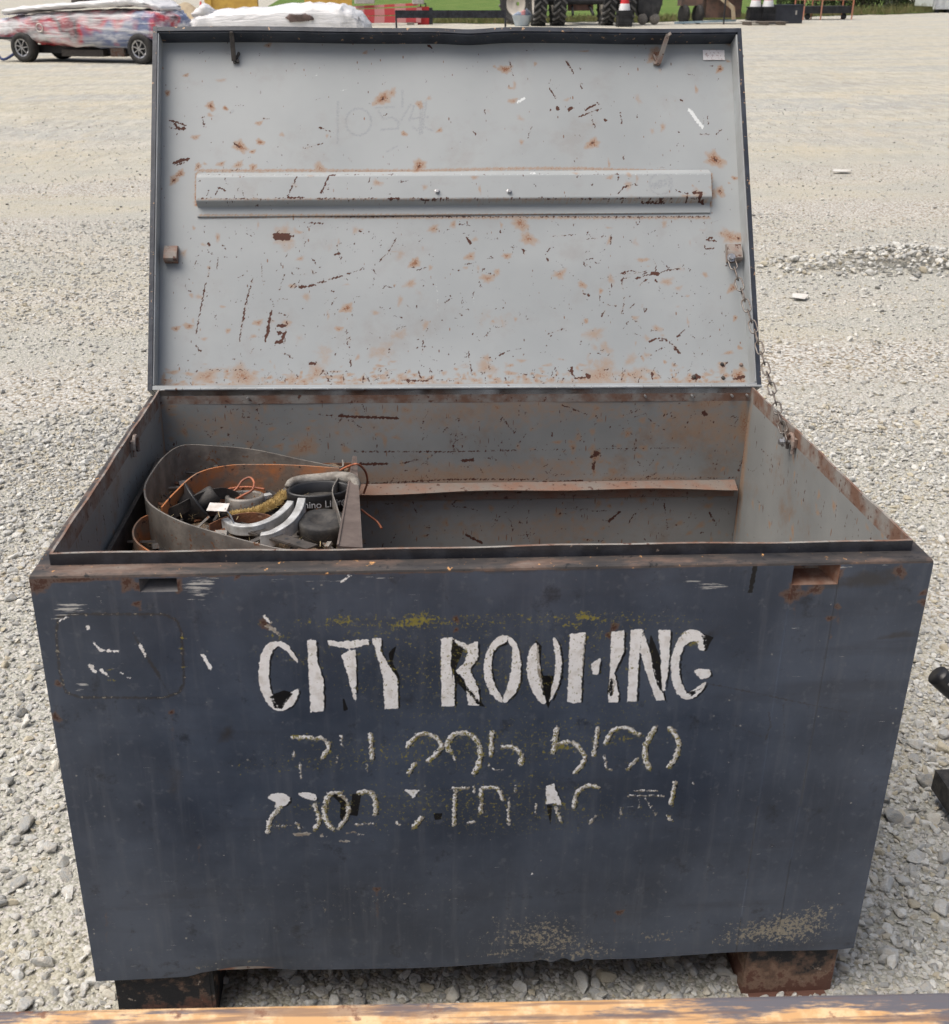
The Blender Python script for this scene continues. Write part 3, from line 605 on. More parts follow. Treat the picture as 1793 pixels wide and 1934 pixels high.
SPOTS = [(1,1385,465,48,1),(1,412,508,30,1),(1,408,558,18,.7),(1,170,435,20,1),(1,275,335,16,.9),(1,578,735,42,1),(1,692,712,24,1),(1,650,765,18,.9),(1,685,605,20,.8),(1,472,835,24,.8),(1,570,840,30,.8),(1,652,855,26,.9),(1,342,848,24,.9),(1,815,670,20,.6),(1,325,685,24,.8),(1,495,520,18,1),(1,1505,665,20,.9),(1,1705,645,20,.8),(1,1590,500,26,.8),(1,1590,845,46,1),(1,1030,860,40,.8),(1,205,925,30,1),(1,240,890,28,1),(1,1285,205,16,.8),(1,735,165,20,.9),(1,140,295,10,.9),(1,1645,465,20,.6),
 (2,342,300,36,1),(2,282,285,14,.8),(2,385,480,26,.8),(2,512,270,14,.8),(2,1555,298,26,1),(2,1600,255,14,.7),(2,835,720,42,.9),(2,1525,810,58,1),(2,1637,915,18,1),(2,1555,990,34,.9),(2,1605,942,10,.8),(2,690,475,20,.5),(2,925,935,22,.7),(2,1190,215,50,.95),(2,1610,150,30,.8),(2,1510,1000,34,.8),(2,1025,980,30,.6),(2,1415,1025,40,.6),
 (3,820,140,78,.62),(3,1565,288,34,1),(3,1655,312,18,.7),(3,1182,545,34,1),(3,215,658,22,.9),(3,287,645,26,.9),(3,305,470,18,.6),(3,1135,660,22,.8),(3,680,625,26,.8),(3,1625,635,30,.6),(3,390,930,60,.8),(3,590,925,80,.8),(3,1010,900,60,.7),(3,870,950,40,.7),(3,1480,690,50,.5),(3,1380,790,70,.5),(3,1050,800,70,.4),(3,1340,570,24,.6),(3,1095,190,60,.3),(3,1490,240,40,.4),
 (4,428,65,54,.85),(4,472,152,52,.8),(4,145,250,32,.8),(4,352,248,28,.85),(4,240,375,38,.8),(4,775,412,28,.8),(4,1625,430,30,.9),(4,1640,600,18,.9),(4,1665,768,16,.9),(4,1615,140,64,.8),(4,1660,150,36,.9),(4,845,690,60,.55),(4,910,770,50,.5),(4,1055,830,44,.5),(4,820,845,30,.5),(4,320,615,60,.4),(4,220,590,70,.3),(4,800,615,16,.9),(4,235,880,60,.6),(4,880,920,110,.7),(4,1070,920,70,.6),(4,1565,860,20,.9),(4,1660,930,46,1),(4,1240,65,24,.6),(4,1460,105,26,.4),(4,120,315,16,.6),(4,1075,597,22,.6)]
for c, x, y, r, val in SPOTS:
    a, b = LQ(c, x, y)
    for m_ in (mk, ck): m_.spot('halo', a, b, r * LM * 1.25, r * LM * 1.1, val, .7)
    if val >= .9:
        for m_ in (mk, ck): m_.spot('core', a, b, r * LM * .5, r * LM * .45, .62, .5)
STR = [(1,[(180,590),(225,600),(272,618)],10),(1,[(210,610),(235,640),(265,635)],16),(1,[(180,630),(225,640)],6),(1,[(205,830),(245,815),(285,808)],18),(1,[(225,840),(265,830)],8),(1,[(365,575),(375,625)],6),(1,[(345,575),(370,570)],4),(1,[(1025,632),(1050,635)],10),(1,[(1060,645),(1095,655)],6),(1,[(945,750),(1045,718)],3),(1,[(550,503),(605,505)],3),(1,[(700,577),(742,582)],5),(1,[(350,210),(375,198)],7),(1,[(1005,472),(1030,465)],3),(1,[(1380,388),(1410,368)],3),(1,[(1195,805),(1205,820)],7),(1,[(1640,165),(1660,180)],12),(1,[(540,715),(575,738)],10),
 (1,[(450,1030),(470,990),(505,1010)],8),(1,[(400,1040),(415,1005)],5),(1,[(585,990),(550,1050)],5),(1,[(905,930),(850,1050),(945,1045)],8),(1,[(1120,915),(1085,925),(1040,1025)],10),(1,[(1090,950),(1080,1000)],5),(1,[(1320,930),(1300,970)],4),(1,[(1430,925),(1400,955)],4),(1,[(350,1055),(430,1050)],5),(1,[(560,1055),(670,1053)],5),(1,[(770,1050),(950,1052)],5),(1,[(1020,1053),(1120,1052)],6),(1,[(1200,1060),(1290,1055)],6),(1,[(1420,1055),(1475,1052)],12),(1,[(1600,1060),(1760,1055),(1730,1035)],6),(1,[(355,908),(480,910)],3),(1,[(590,915),(630,908),(600,935)],4),(1,[(760,912),(870,908)],4),(1,[(1180,915),(1330,912)],4),(1,[(1380,918),(1470,912)],4),(1,[(530,868),(590,862)],6),
 (2,[(590,380),(600,360),(610,395)],5),(2,[(592,410),(628,465)],10),(2,[(685,255),(715,300),(728,328)],8),(2,[(365,240),(375,285),(388,335)],6),(2,[(755,572),(820,545),(868,530)],8),(2,[(795,530),(850,500)],12),(2,[(830,555),(835,600),(855,635)],6),(2,[(860,485),(870,500)],8),(2,[(765,390),(775,412)],8),(2,[(772,375),(778,385)],8),(2,[(635,515),(640,525)],18),(2,[(700,530),(715,520)],18),(2,[(590,535),(600,528)],8),(2,[(905,585),(910,590)],14),(2,[(993,545),(1000,605)],8),(2,[(470,690),(490,630)],5),(2,[(160,650),(180,670)],10),(2,[(225,530),(232,555)],5),(2,[(1010,790),(1012,812)],8),(2,[(1460,570),(1462,608)],6),(2,[(1485,565),(1487,608)],7),(2,[(1440,668),(1500,668)],6),(2,[(1530,680),(1540,660),(1560,642)],6),(2,[(1300,480),(1302,484)],9),(2,[(1335,475),(1340,480)],12),(2,[(1195,855),(1255,855)],4),(2,[(1320,655),(1322,658)],8),(2,[(620,805),(622,810)],7),(2,[(970,1025),(1000,990),(1060,970),(1075,980)],7),(2,[(1290,1005),(1330,1025),(1365,1022)],6),(2,[(1385,1020),(1440,1022),(1420,1045),(1460,1065)],14),(2,[(1105,1060),(1235,1062)],8),(2,[(540,1035),(548,1055)],7),(2,[(500,970),(510,990)],5),(2,[(1355,1040),(1360,1065)],9),(2,[(1012,665),(1013,680)],4),
 (3,[(785,140),(845,142)],42),(3,[(840,140),(882,137)],10),(3,[(1365,280),(1410,235),(1455,160)],6),(3,[(865,425),(885,405)],10),(3,[(920,425),(945,422)],16),(3,[(968,418),(1000,412)],14),(3,[(1020,400),(1065,392)],8),(3,[(1080,382),(1160,360)],10),(3,[(1180,352),(1265,325)],4),(3,[(410,275),(398,370)],6),(3,[(385,400),(365,500),(345,600),(330,690)],7),(3,[(455,255),(448,325)],6),(3,[(650,375),(620,480),(595,590),(575,730)],7),(3,[(605,540),(598,620)],9),(3,[(340,290),(365,308)],4),(3,[(755,560),(735,650),(720,735)],12),(3,[(745,600),(735,690)],14),(3,[(800,570),(835,580)],8),(3,[(795,640),(825,642)],20),(3,[(790,680),(825,685),(818,720)],16),(3,[(785,735),(810,730)],22),(3,[(850,570),(828,745)],5),(3,[(1115,240),(1140,235)],12),(3,[(1125,180),(1135,240),(1148,280)],4),(3,[(330,755),(355,785)],8),(3,[(820,800),(850,805),(872,828)],8),(3,[(640,795),(660,765)],6),(3,[(530,835),(568,825)],4),(3,[(930,62),(1055,68)],4),(3,[(980,60),(1050,66)],7),(3,[(1440,110),(1452,125)],6),(3,[(1250,105),(1280,122)],8),(3,[(400,175),(405,190)],12),(3,[(570,370),(600,358)],5),(3,[(1515,520),(1545,548)],5),(3,[(1180,670),(1185,760)],4),(3,[(1200,680),(1195,780)],4),(3,[(1612,725),(1608,790)],6),(3,[(1525,785),(1600,760),(1690,765)],3),(3,[(1490,950),(1640,955)],9),(3,[(1640,945),(1790,955)],5),(3,[(975,855),(998,858)],18),(3,[(1025,930),(1050,890)],6),(3,[(1160,920),(1165,970)],5),(3,[(1275,930),(1272,970)],8),(3,[(1200,835),(1208,870)],8),(3,[(1590,900),(1595,940)],8),(3,[(400,893),(625,892)],5),(3,[(240,930),(300,940)],5),(3,[(850,880),(910,935)],4),(3,[(1395,885),(1425,905)],6),(3,[(700,290),(705,400)],3),(3,[(800,445),(830,350)],3),(3,[(905,355),(960,350)],4),(3,[(985,335),(995,350)],9),(3,[(1055,430),(1065,455)],5),(3,[(1095,445),(1110,450)],8),(3,[(800,490),(850,492)],3),(3,[(1055,520),(1075,495)],4),(3,[(1090,525),(1120,485)],4),
 (4,[(990,350),(1040,332),(1085,335)],8),(4,[(1000,350),(1060,348),(1135,335)],5),(4,[(1080,375),(1150,355),(1210,345),(1260,328),(1330,320)],8),(4,[(1175,345),(1205,350)],20),(4,[(1180,268),(1195,300),(1190,340)],6),(4,[(1000,378),(1045,368)],5),(4,[(1000,385),(1010,440)],5),(4,[(1015,480),(1010,540),(1000,570)],6),(4,[(945,405),(942,425)],8),(4,[(930,430),(932,465)],4),(4,[(1190,380),(1198,395)],8),(4,[(1155,735),(1190,715),(1240,715),(1280,745),(1310,770),(1330,800)],8),(4,[(1300,770),(1322,795)],14),(4,[(1100,415),(1120,395),(1148,378)],4),(4,[(600,140),(735,128)],4),(4,[(800,152),(850,150),(910,135)],5),(4,[(940,145),(937,182)],10),(4,[(125,145),(145,175)],14),(4,[(580,690),(680,658)],3),(4,[(785,462),(795,466)],10),(4,[(808,468),(818,474)],12),(4,[(1475,160),(1535,165)],9),(4,[(1465,190),(1475,210),(1520,205)],9),(4,[(1490,150),(1510,145)],8),(4,[(135,785),(145,860),(158,945)],6),(4,[(715,880),(720,915)],14),(4,[(740,940),(820,935)],12),(4,[(800,920),(815,925)],18),(4,[(1172,905),(1175,945)],12),(4,[(900,895),(968,872)],4),(4,[(405,915),(500,920)],4),(4,[(245,865),(258,890)],8),(4,[(885,590),(905,560)],8),(4,[(920,525),(970,530)],6),(4,[(1045,545),(1080,510)],6),(4,[(1115,525),(1130,555)],6),(4,[(1060,585),(1060,605),(1095,620)],5),(4,[(1165,668),(1198,672)],7),(4,[(1405,935),(1425,932)],30),(4,[(1565,862),(1568,868)],18),(4,[(1570,938),(1574,942)],18),(4,[(1640,945),(1690,930)],16),(4,[(445,215),(450,235)],9),(4,[(580,262),(585,280)],9),(4,[(255,245),(280,262)],4),(4,[(175,690),(200,735)],4),(4,[(540,985),(560,970)],9)]
for c, pts, wd in STR:
    q = [LQ(c, *a) for a in pts]
    for m_ in (mk, ck): m_.stroke('core', q, max(wd * LM, .0016), .9, .0016)
    mk.stroke('halo', q, wd * LM + .003, .28, .003)
scatter(mk, -.57, .57, .02, .36, 1300, 31, .0015, .014, .0010, .0026, .2, 70); scatter(mk, -.57, .57, .3, .74, 320, 32, .0015, .009, .0010, .0026, .2, 25)
scatter(ck, -.52, .53, .39, .455, 120, 33, .002, .014, .001, .0026, .4, 14); ck.stroke('halo', [(-.52, .398), (.53, .398)], .004, .6, .003)
for k_ in range(46): x_ = -.51 + .0226 * k_ + RS.normal(0, .006); ck.stroke('core', [(x_, .3995), (x_ + RS.uniform(.004, .02), .3995 + RS.normal(0, .0015))], .0026, .85)
for k_ in range(26): x_ = -.51 + .04 * k_ + RS.normal(0, .01); ck.stroke('core', [(x_, .4515), (x_ + RS.uniform(.003, .014), .4515)], .002, .8)
r = np.random.RandomState(5)
for _ in range(420):
    a = r.uniform(-.59, .59); b = .006 + abs(r.normal(0, .022)); mk.spot('halo', a, b, r.uniform(.004, .02), r.uniform(.003, .012), r.uniform(.4, .9))
for _ in range(90): a = r.uniform(-.58, .58); mk.stroke('core', [(a, r.uniform(.008, .05)), (a + r.normal(0, .008), r.uniform(.008, .05))], .002, .8)
mk.stroke('halo', [(-.59, .009), (.59, .009)], .02, .55, .01)
for q, wd, val in (([lid_uv(375, 322), lid_uv(800, 322), lid_uv(1000, 318), lid_uv(1100, 318), lid_uv(1335, 326)], .005, .85), ([lid_uv(374, 330), lid_uv(372, 385)], .010, .9), ([lid_uv(1343, 330), lid_uv(1341, 388)], .008, .8), ([lid_uv(376, 409), lid_uv(850, 411), lid_uv(1340, 411)], .0045, .8)): mk.stroke('halo', q, wd, val, .004)
mk.stroke('core', [lid_uv(376, 323.5), lid_uv(800, 322), lid_uv(1000, 321), lid_uv(1335, 325.5)], .0018, .62)
mk.stroke('core', [lid_uv(376, 407), lid_uv(860, 409.5), lid_uv(1340, 409)], .0022, 1)
# pencilled number and initials
for pts in ([(1132,485),(1130,715)], [(1130+0,490),(1128,600)], [(1490+5,420),(1495,515)], [(1340,518),(1445,513)], [(1360,535),(1385,580),(1440,572),(1475,600),(1470,635),(1375,642)], [(1490,585),(1540,500),(1560,510),(1535,590)], [(1535,580),(1640,570)], [(1600,495),(1592,665)], [(1630,485),(1605,660)], [(1615,490),(1598,640)], [(1550,625),(1580,645),(1600,620),(1665,648)], [(525,545),(540,532)], [(1410,765),(1465,735)]):
    mk.stroke('pencil', [LQ(1, *a) for a in pts], .0022, .9)
mk.stroke('pencil', [LQ(1, 1247 + 72 * math.cos(a), 598 + 76 * math.sin(a)) for a in np.linspace(0, 6.4, 24)], .0022, .95)
ck.stroke('pencil', [LQ(2, 1208 + 64 * math.cos(a), 972 + 58 * math.sin(a)) for a in np.linspace(0, 6.3, 24)], .0018, .8)
for pts in ([(1152,1000),(1160,968),(1172,995),(1180,962),(1190,992)], [(1196,990),(1196,952)], [(1196,953),(1212,955),(1200,970),(1218,978),(1200,990)], [(1242,945),(1226,952),(1238,965),(1228,985)], [(1268,942),(1252,950),(1264,965),(1250,982)]):
    ck.stroke('pencil', [LQ(2, *a) for a in pts], .002, 1)
for c, pts, wd in ((2, [(1380,530),(1415,575),(1455,628)], 22), (2, [(410,488),(450,464)], 14), (3, [(1680,380),(1693,450),(1694,560)], 4), (4, [(160,480),(168,525)], 4), (2, [(440,148),(450,142)], 5), (2, [(820,188),(840,195)], 5), (1, [(1005,335),(1015,325)], 8), (1, [(1150,420),(1185,410)], 5), (1, [(1365,1060),(1380,1058)], 4)):
    mk.stroke('pale', [LQ(c, *a) for a in pts], wd * LM, .85)
ck.stroke('pale', [(-.52, .4505), (.53, .4505)], .0022, .75); ck.stroke('halo', [(-.52, .3715), (.53, .3715)], .004, .7); ck.stroke('pale', [LQ(2, 478, 906), LQ(2, 505, 906)], .004, 1)
mk.apply(lp.data, ('halo', 'core', 'pencil', 'pale')); ck.apply(cp.data, ('halo', 'core', 'pencil', 'pale'))
# lips: navy outside, grey inside at sides, top inside coloured dark as shade
def lipbar(x0, x1, s0, s1, h0, h1, name, mat, seg=1):
    vs = []; fs = []
    for i in range(seg + 1):
        t = i / seg; dent = 0
        for (hh) in (h0, h1):
            if abs(x1 - x0) > abs(s1 - s0):
                x = x0 + (x1 - x0) * t
                dent = -.0045 * math.exp(-((x - .035) / .05) ** 2) + .0015 * math.sin(x * 11) if s0 > .5 else 0
                vs += [lidp(x, s0 + dent, hh), lidp(x, s1 + dent, hh)]
            else: s = s0 + (s1 - s0) * t; vs += [lidp(x0, s, hh), lidp(x1, s, hh)]
    for i in range(seg):
        b = i * 4; fs += [(b, b + 1, b + 5, b + 4), (b + 2, b + 6, b + 7, b + 3), (b, b + 4, b + 6, b + 2), (b + 1, b + 3, b + 7, b + 5)]
    fs += [(0, 2, 3, 1), (seg * 4, seg * 4 + 1, seg * 4 + 3, seg * 4 + 2)]
    return MB().add(vs, fs).build(name, mat, lid)
X = .611
lipbar(-X, -X + .0085, -.004, LL + .0, 0, .046, 'lip', M['lid_edge'], 20); lipbar(X - .0085, X, -.004, LL, 0, .046, 'lip', M['lid_edge'], 20)
lipbar(-X + .0088, X - .0088, LL - .0095, LL - .0005, 0, .046, 'lip', M['lid_edge'], 60)
lipbar(-X + .0088, -X + .0115, .008, LL - .0125, .003, .0395, 'lip_inside', M['lid_plain'] if 'lid_plain' in M else M.setdefault('lid_plain', simple('grey_paint', (.36, .385, .40), (.30, .31, .31), 12, .5, 0, .1, speck=(.16, .09, .06), speck_at=.66)), 20)
lipbar(X - .0115, X - .0088, .008, LL - .0125, .003, .0395, 'lip_inside', M['lid_plain'], 20)
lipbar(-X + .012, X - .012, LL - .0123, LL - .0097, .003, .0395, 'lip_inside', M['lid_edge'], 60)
lipbar(-X + .0088, X - .0088, -.003, .0055, 0.001, .046, 'hinge_lip', M['rust_paint'] if False else M['lid_plain'], 40)
mb = MB(); mb.add([lidp(-X, 0, .047), lidp(X, 0, .047), lidp(X, LL, .047), lidp(-X, LL, .047)], [(0, 1, 2, 3)]); mb.build('outer_panel', M['navy'], lid)
# hinge strip between rim and lid
mb = MB(); zz = H + RH + .0006
mb.add([(-.585, D - .0235, zz - .012), (.585, D - .0235, zz - .012), (.585, D - .0235, zz), (-.585, D - .0235, zz), (-.585, .7705, .7262), (.585, .7705, .7262)], [(0, 1, 2, 3), (3, 2, 5, 4)])
mb.build('hinge_strip', M['lid_plain'], chest)
mb = MB()
for k in range(34): x = -.575 + k * .0348; mb.tube([(x, D - .0225, zz + .0015), (x + .0335, D - .0225, zz + .0015)], .0028, 8)
mb.build('hinge_knuckles', M['lid_plain'], chest)
# latch hooks at the top of the lid
for (u0, v0), (u1, v1), m_ in (((437, 58), (443, 118), M['rust_paint']), ((1267, 58), (1243, 122), M['rust_paint'])):
    xa, sa_ = lid_uv(u0, v0, .002); xb, sb_ = lid_uv(u1, v1); mid = (xa * .72 + xb * .28, sa_ * .72 + sb_ * .28)
    hk = MB(); hk.bar(lidp(xa, LL - .012, -.001), lidp(mid[0], mid[1] + .006, .004), .006, .004, LN).bar(lidp(mid[0], mid[1] + .009, .004), lidp(xb, sb_, LIPD - .006), .005, .009, np.array((1, 0, 0)))
    hk.bar(lidp(xb, sb_ - .003, LIPD - .004), lidp(xb - .010 * (1 if xa > 0 else -1), sb_ + .020, LIPD - .004), .004, .006, LN)
    hk.bar(lidp(xb + .004, sb_ + .001, LIPD - .004), lidp(xb + .010 * (-1 if xa > 0 else 1), sb_ + .001, LIPD - .004), .006, .006, LN)
    hk.build('latch_hook', M['dark'] if xa < 0 else m_, lid)
    mk2 = hk
# brackets on the lid for the stay chain
def bracket(u, v, wd, ht, mat):
    x0, s0 = lid_uv(u, v); pr = []
    for i, (ds, hh) in enumerate(((ht, .001), (ht * .9, .012), (ht * .2, .020), (-ht * .35, .022), (-ht * .5, .018), (-ht * .5, .001))):
        pr += [lidp(x0 - wd / 2, s0 + ds, LIPD - hh), lidp(x0 + wd / 2, s0 + ds, LIPD - hh)]
    fs = [(2 * i, 2 * i + 1, 2 * i + 3, 2 * i + 2) for i in range(5)] + [tuple(range(0, 12, 2)), tuple(range(1, 12, 2))[::-1]]
    return MB().add(pr, fs).build('chain_bracket', mat, lid), x0, s0
bracket(325, 487, .026, .024, M['rust_paint'])
_, bx, bs = bracket(1384, 485, .030, .026, M['rust_paint'])
# sticker, screws on the channel
x0, s0 = lid_uv(1327, 95); x1, s1 = lid_uv(1369, 114)
MB().add([lidp(x0, s1, LIPD - .0022), lidp(x1, s1, LIPD - .0022), lidp(x1, s0, LIPD - .0022), lidp(x0, s0, LIPD - .0022)], [(0, 1, 2, 3)]).build('sticker', M['sticker'], lid)
mb = MB()
for k in range(11):
    xx = x0 + (x1 - x0) * (.12 + .07 * k); ss = s0 + (s1 - s0) * (.35 + .25 * math.sin(k * 2.1) ** 2)
    mb.bar(lidp(xx, ss, LIPD - .0026), lidp(xx + .0035 * math.cos(k * 1.7), ss + .003 * math.sin(k * 2.3), LIPD - .0026), .0008, .0004, LN)
mb.build('sticker_scribble', simple('faded_red_print', (.45, .33, .33), (.36, .27, .27), 60, .7), lid)
for u, v in ((826, 362), (962, 362)):
    x0, s0 = lid_uv(u, v, LIPD - .02); p = lidp(x0, s0, LIPD - .021); R = np.array([(1, 0, 0), LU, -LN]).T
    MB().lathe([(0, .006), (.0035, .006), (.004, .002), (.0052, .0015), (.0052, -.001)], p, R, 8).build('screw', M['zinc'], lid)
for u, v in ((1364, 688), (1400, 689), (1366, 714), (1311, 712), (1401, 106)):
    x0, s0 = lid_uv(u, v); p = lidp(x0, s0, LIPD - .001); R = np.array([(1, 0, 0), LU, -LN]).T
    MB().lathe([(0, .0035), (.0025, .003), (.0045, .0), (.0045, -.001)], p, R, 10).build('rivet', M['dark'] if u < 1380 else M['rust_paint'], lid)
for u in (1218, 1306, 1381, 1410, 468):
    q = BY(u, 745, IY1); MB().tube([(q[0], IY1 - .001, .7135), (q[0], IY1 - .012, .7135)], .0025, 6).build('hinge_screw', M['zinc'], chest)

# ---- stay chain
chain = empty('stay_chain', parent=chest)
pa = lidp(bx - .012, bs - .012, LIPD - .026); pb = np.array((IX - .012, .500, .704))
def link_mesh(L, wd, r):
    c = []; hl = L / 2 - wd / 2
    for a in np.linspace(-math.pi / 2, math.pi / 2, 6): c.append((hl + wd / 2 * math.cos(a), wd / 2 * math.sin(a), .0016 * math.sin(a)))
    for a in np.linspace(math.pi / 2, 3 * math.pi / 2, 6): c.append((-hl + wd / 2 * math.cos(a), wd / 2 * math.sin(a), .0016 * math.sin(a)))
    me = bpy.data.meshes.new('chain_link'); mb = MB().tube(c, r, 6, closed=True); me.from_pydata(mb.v, [], mb.f); me.materials.append(M['chain'])
    me.polygons.foreach_set('use_smooth', [True] * len(me.polygons)); return me
lm = link_mesh(.033, .0138, .0016); pts = []
for i in range(200):
    t = i / 199; pts.append(pa * (1 - t) + pb * t + np.array((.016 * math.sin(math.pi * t), 0, -.030 * math.sin(math.pi * t))))
pts = np.array(pts); cl = np.concatenate([[0], np.cumsum(np.linalg.norm(np.diff(pts, axis=0), axis=1))]); NL = int(round(cl[-1] / .0275))
for i in range(NL):
    L0 = cl[-1] * (i + .5) / NL; p = np.array([np.interp(L0, cl, pts[:, k]) for k in range(3)]); q = np.array([np.interp(min(L0 + .004, cl[-1]), cl, pts[:, k]) for k in range(3)])
    t = (q - p) / np.linalg.norm(q - p); o = bpy.data.objects.new('chain_link', lm); COL.objects.link(o); o.parent = chain
    a = np.cross(t, (0, 0, 1.)); a /= np.linalg.norm(a); b = np.cross(t, a); an = (i % 2) * 1.45 + .35 + RS.normal(0, .15)
    s_ = math.cos(an) * a + math.sin(an) * b; n_ = np.cross(t, s_)
    o.matrix_local = Matrix([[t[k], s_[k], n_[k], p[k]] for k in range(3)] + [[0, 0, 0, 1]])
for p, R in ((pa, np.array([(1, 0, 0), LU, -LN]).T), (pb + np.array((-.004, 0, .0)), np.array([(0, 0, 1.), (0, 1., 0), (-1., 0, 0)]).T)):
    MB().lathe([(0, .010), (.0055, .010), (.006, .004), (.009, .004), (.009, .002), (.003, .002), (.003, -.014)], p, R, 10).build('chain_bolt', M['zinc'], chain)

# ================================================================== CONTENTS OF THE CHEST
def inbox(name, label, cat, base, group=None):
    o = empty(name, mw=MBOX @ Matrix.Translation(tuple(map(float, base)))); tag(o, label, cat, group); o['_b'] = [float(q) for q in base]; return o
def put(mb, name, mat, th, smooth=False):
    q = th
    while '_b' not in q: q = q.parent
    return mb.build(name, mat, th, smooth, base=np.array(q['_b']))
TZ = .533
t_ = inbox('tool_tray', 'rusty steel tray with raised sides hanging in the left of the open chest', 'tray', (-.395, .45, TZ))
put(MB().box((-.395, .395, TZ - .003), (.355, .72, .004)), 'tray_floor', M['rust'], t_)
put(MB().hexa([(-.578, .245, TZ), (-.575, .245, TZ), (-.575, .655, TZ), (-.578, .655, TZ), (-.580, .245, .627), (-.573, .245, .627), (-.573, .655, .627), (-.580, .655, .627)]), 'tray_side', M['dark'], t_)
mb = MB(); mb.hexa([(-.222, .20, TZ), (-.219, .20, TZ), (-.212, .70, TZ), (-.215, .70, TZ), (-.222, .20, .655), (-.219, .20, .655), (-.212, .70, .610), (-.215, .70, .610)])
mb.hexa([(-.219, .20, .648), (-.183, .20, .645), (-.207, .70, .606), (-.212, .70, .607), (-.219, .20, .652), (-.183, .20, .649), (-.207, .70, .609), (-.212, .70, .610)])
put(mb, 'tray_side', simple('brown_steel', (.17, .135, .12), (.11, .085, .075), 20, .6, .2, .2), t_)
mb = MB(); put(MB().box((-.395, .752, TZ + .02), (.355, .003, .045)), 'tray_back', M['rust'], t_)

def band(name, label, px, ztop, h, mat, thick=.0028):
    P = spline([BZ(u, v, z) for (u, v), z in zip(px, ztop if hasattr(ztop, '__len__') else [ztop] * len(px))], 7); b = np.mean(P, 0); b[2] = TZ
    o = MB().ribbon(P, [max(.02, min(h, q[2] - TZ - .001)) for q in P], thick).build(name, mat, None, True, base=b); o.matrix_world = MBOX @ Matrix.Translation(tuple(b))
    o.data.polygons.foreach_set('use_smooth', [False] * len(o.data.polygons)); tag(o, label, 'steel strip'); return o
band('steel_band', 'wide dull grey steel strip bent in a big loop around the scrap in the tray', [(647,868),(644,882),(600,874),(560,866),(480,849),(405,842),(345,841),(310,862),(282,900),(273,926),(285,953),(340,984),(420,1009),(500,1030),(541,1038)], [.600, .600, .606, .611, .622, .632, .642] + [.652] * 8, .115, M['steel_band'])
band('rusty_band', 'orange-rusted steel strip curving inside the larger grey loop', [(641,884),(570,879),(500,877),(430,879),(372,894),(330,930),(305,958)], [.634, .636, .638, .640, .640, .634, .628], .10, M['rust_band'])
band('small_rusty_band', 'short rusty steel hoop by the front left corner of the tray', [(300,966),(268,978),(252,1000),(257,1022),(284,1042)], .625, .07, M['rust_band'])
band('bent_strap', 'narrow dark strap arching over the funnel end of the tray', [(300,985),(318,962),(345,948),(380,930),(420,921),(450,930)], [.60, .615, .625, .63, .625, .612], .022, M['dark'], .002)
band('bent_strap', 'twisted brown strap lying in front of the clamp ring', [(395,990),(430,975),(470,968),(505,972),(530,985)], [.60, .607, .61, .606, .60], .02, M['rust'], .002)
band('bent_strap', 'short grey strap wedged against the right tray side', [(640,900),(628,925),(636,955),(645,985)], [.625, .627, .63, .632], .03, M['steel_band'], .002)
# perforated straps
o = inbox('flat_straps', 'pair of dark perforated flat steel straps lying towards the chest front', 'strap', BZ(500, 1015, .60))
for k, (a, b) in enumerate((((415, 985), (572, 1030)), ((430, 985), (590, 1034)))):
    mb = MB(); A = BZ(*a, .585 + .004 * k); B = BZ(*b, .615 + .004 * k); mb.bar(A, B, .022, .003)
    st = put(mb, 'strap', M['dark'], o); hb = MB()
    for j in range(6):
        p = A + (B - A) * (.2 + .13 * j); hb.lathe([(0, .0021), (.004, .0021), (.004, .0019)], p, None, 8)
    put(hb, 'strap_holes', M['black_plastic'], st)
# black funnel with wide disc
o = inbox('rubber_funnel', 'black rubber cone with a wide flange lying on its side in the tray', 'funnel', BZ(372, 960, .58))
c = BZ(376, 952, .605); ax = np.array((.72, .25, .42)); ax /= np.linalg.norm(ax); s1 = np.cross(ax, (0, 0, 1.)); s1 /= np.linalg.norm(s1); R = np.array([s1, np.cross(ax, s1), ax]).T
put(MB().lathe([(.012, -.066), (.014, -.066), (.030, -.010), (.044, .0), (.045, .002), (.030, .003), (.02, .003)], c, R, 28), 'cone', M['black_plastic'], o, True)
put(MB().lathe([(.0, .034), (.016, .034), (.0175, .028), (.018, .003)], c, R, 20), 'neck', M['rubber'], o, True)
# clamp ring
o = inbox('clamp_ring', 'round rusty metal clamp ring with a bolt lug, in the middle of the scrap', 'clamp', BZ(463, 955, .56))
c = BZ(463, 946, .598)
put(MB().lathe([(.027, -.014), (.034, -.014), (.035, -.010), (.035, .008), (.033, .011), (.028, .011), (.027, .008), (.027, -.014)], c, rot('X', -.12), 28), 'ring', M['steel_band'], o, True)
put(MB().lathe([(.0, -.006), (.026, -.006)], c, rot('X', -.12), 20), 'ring_inside', M['rust'], o)
lg = put(MB().box(c + np.array((.038, .008, .002)), (.016, .012, .014), 0, rot('Z', .5)), 'lug', M['alu'], o)
put(MB().lathe([(0, .010), (.004, .010), (.004, -.002)], c + np.array((.042, .002, .003)), rot('X', 1.5), 8), 'bolt', M['dark'], lg)
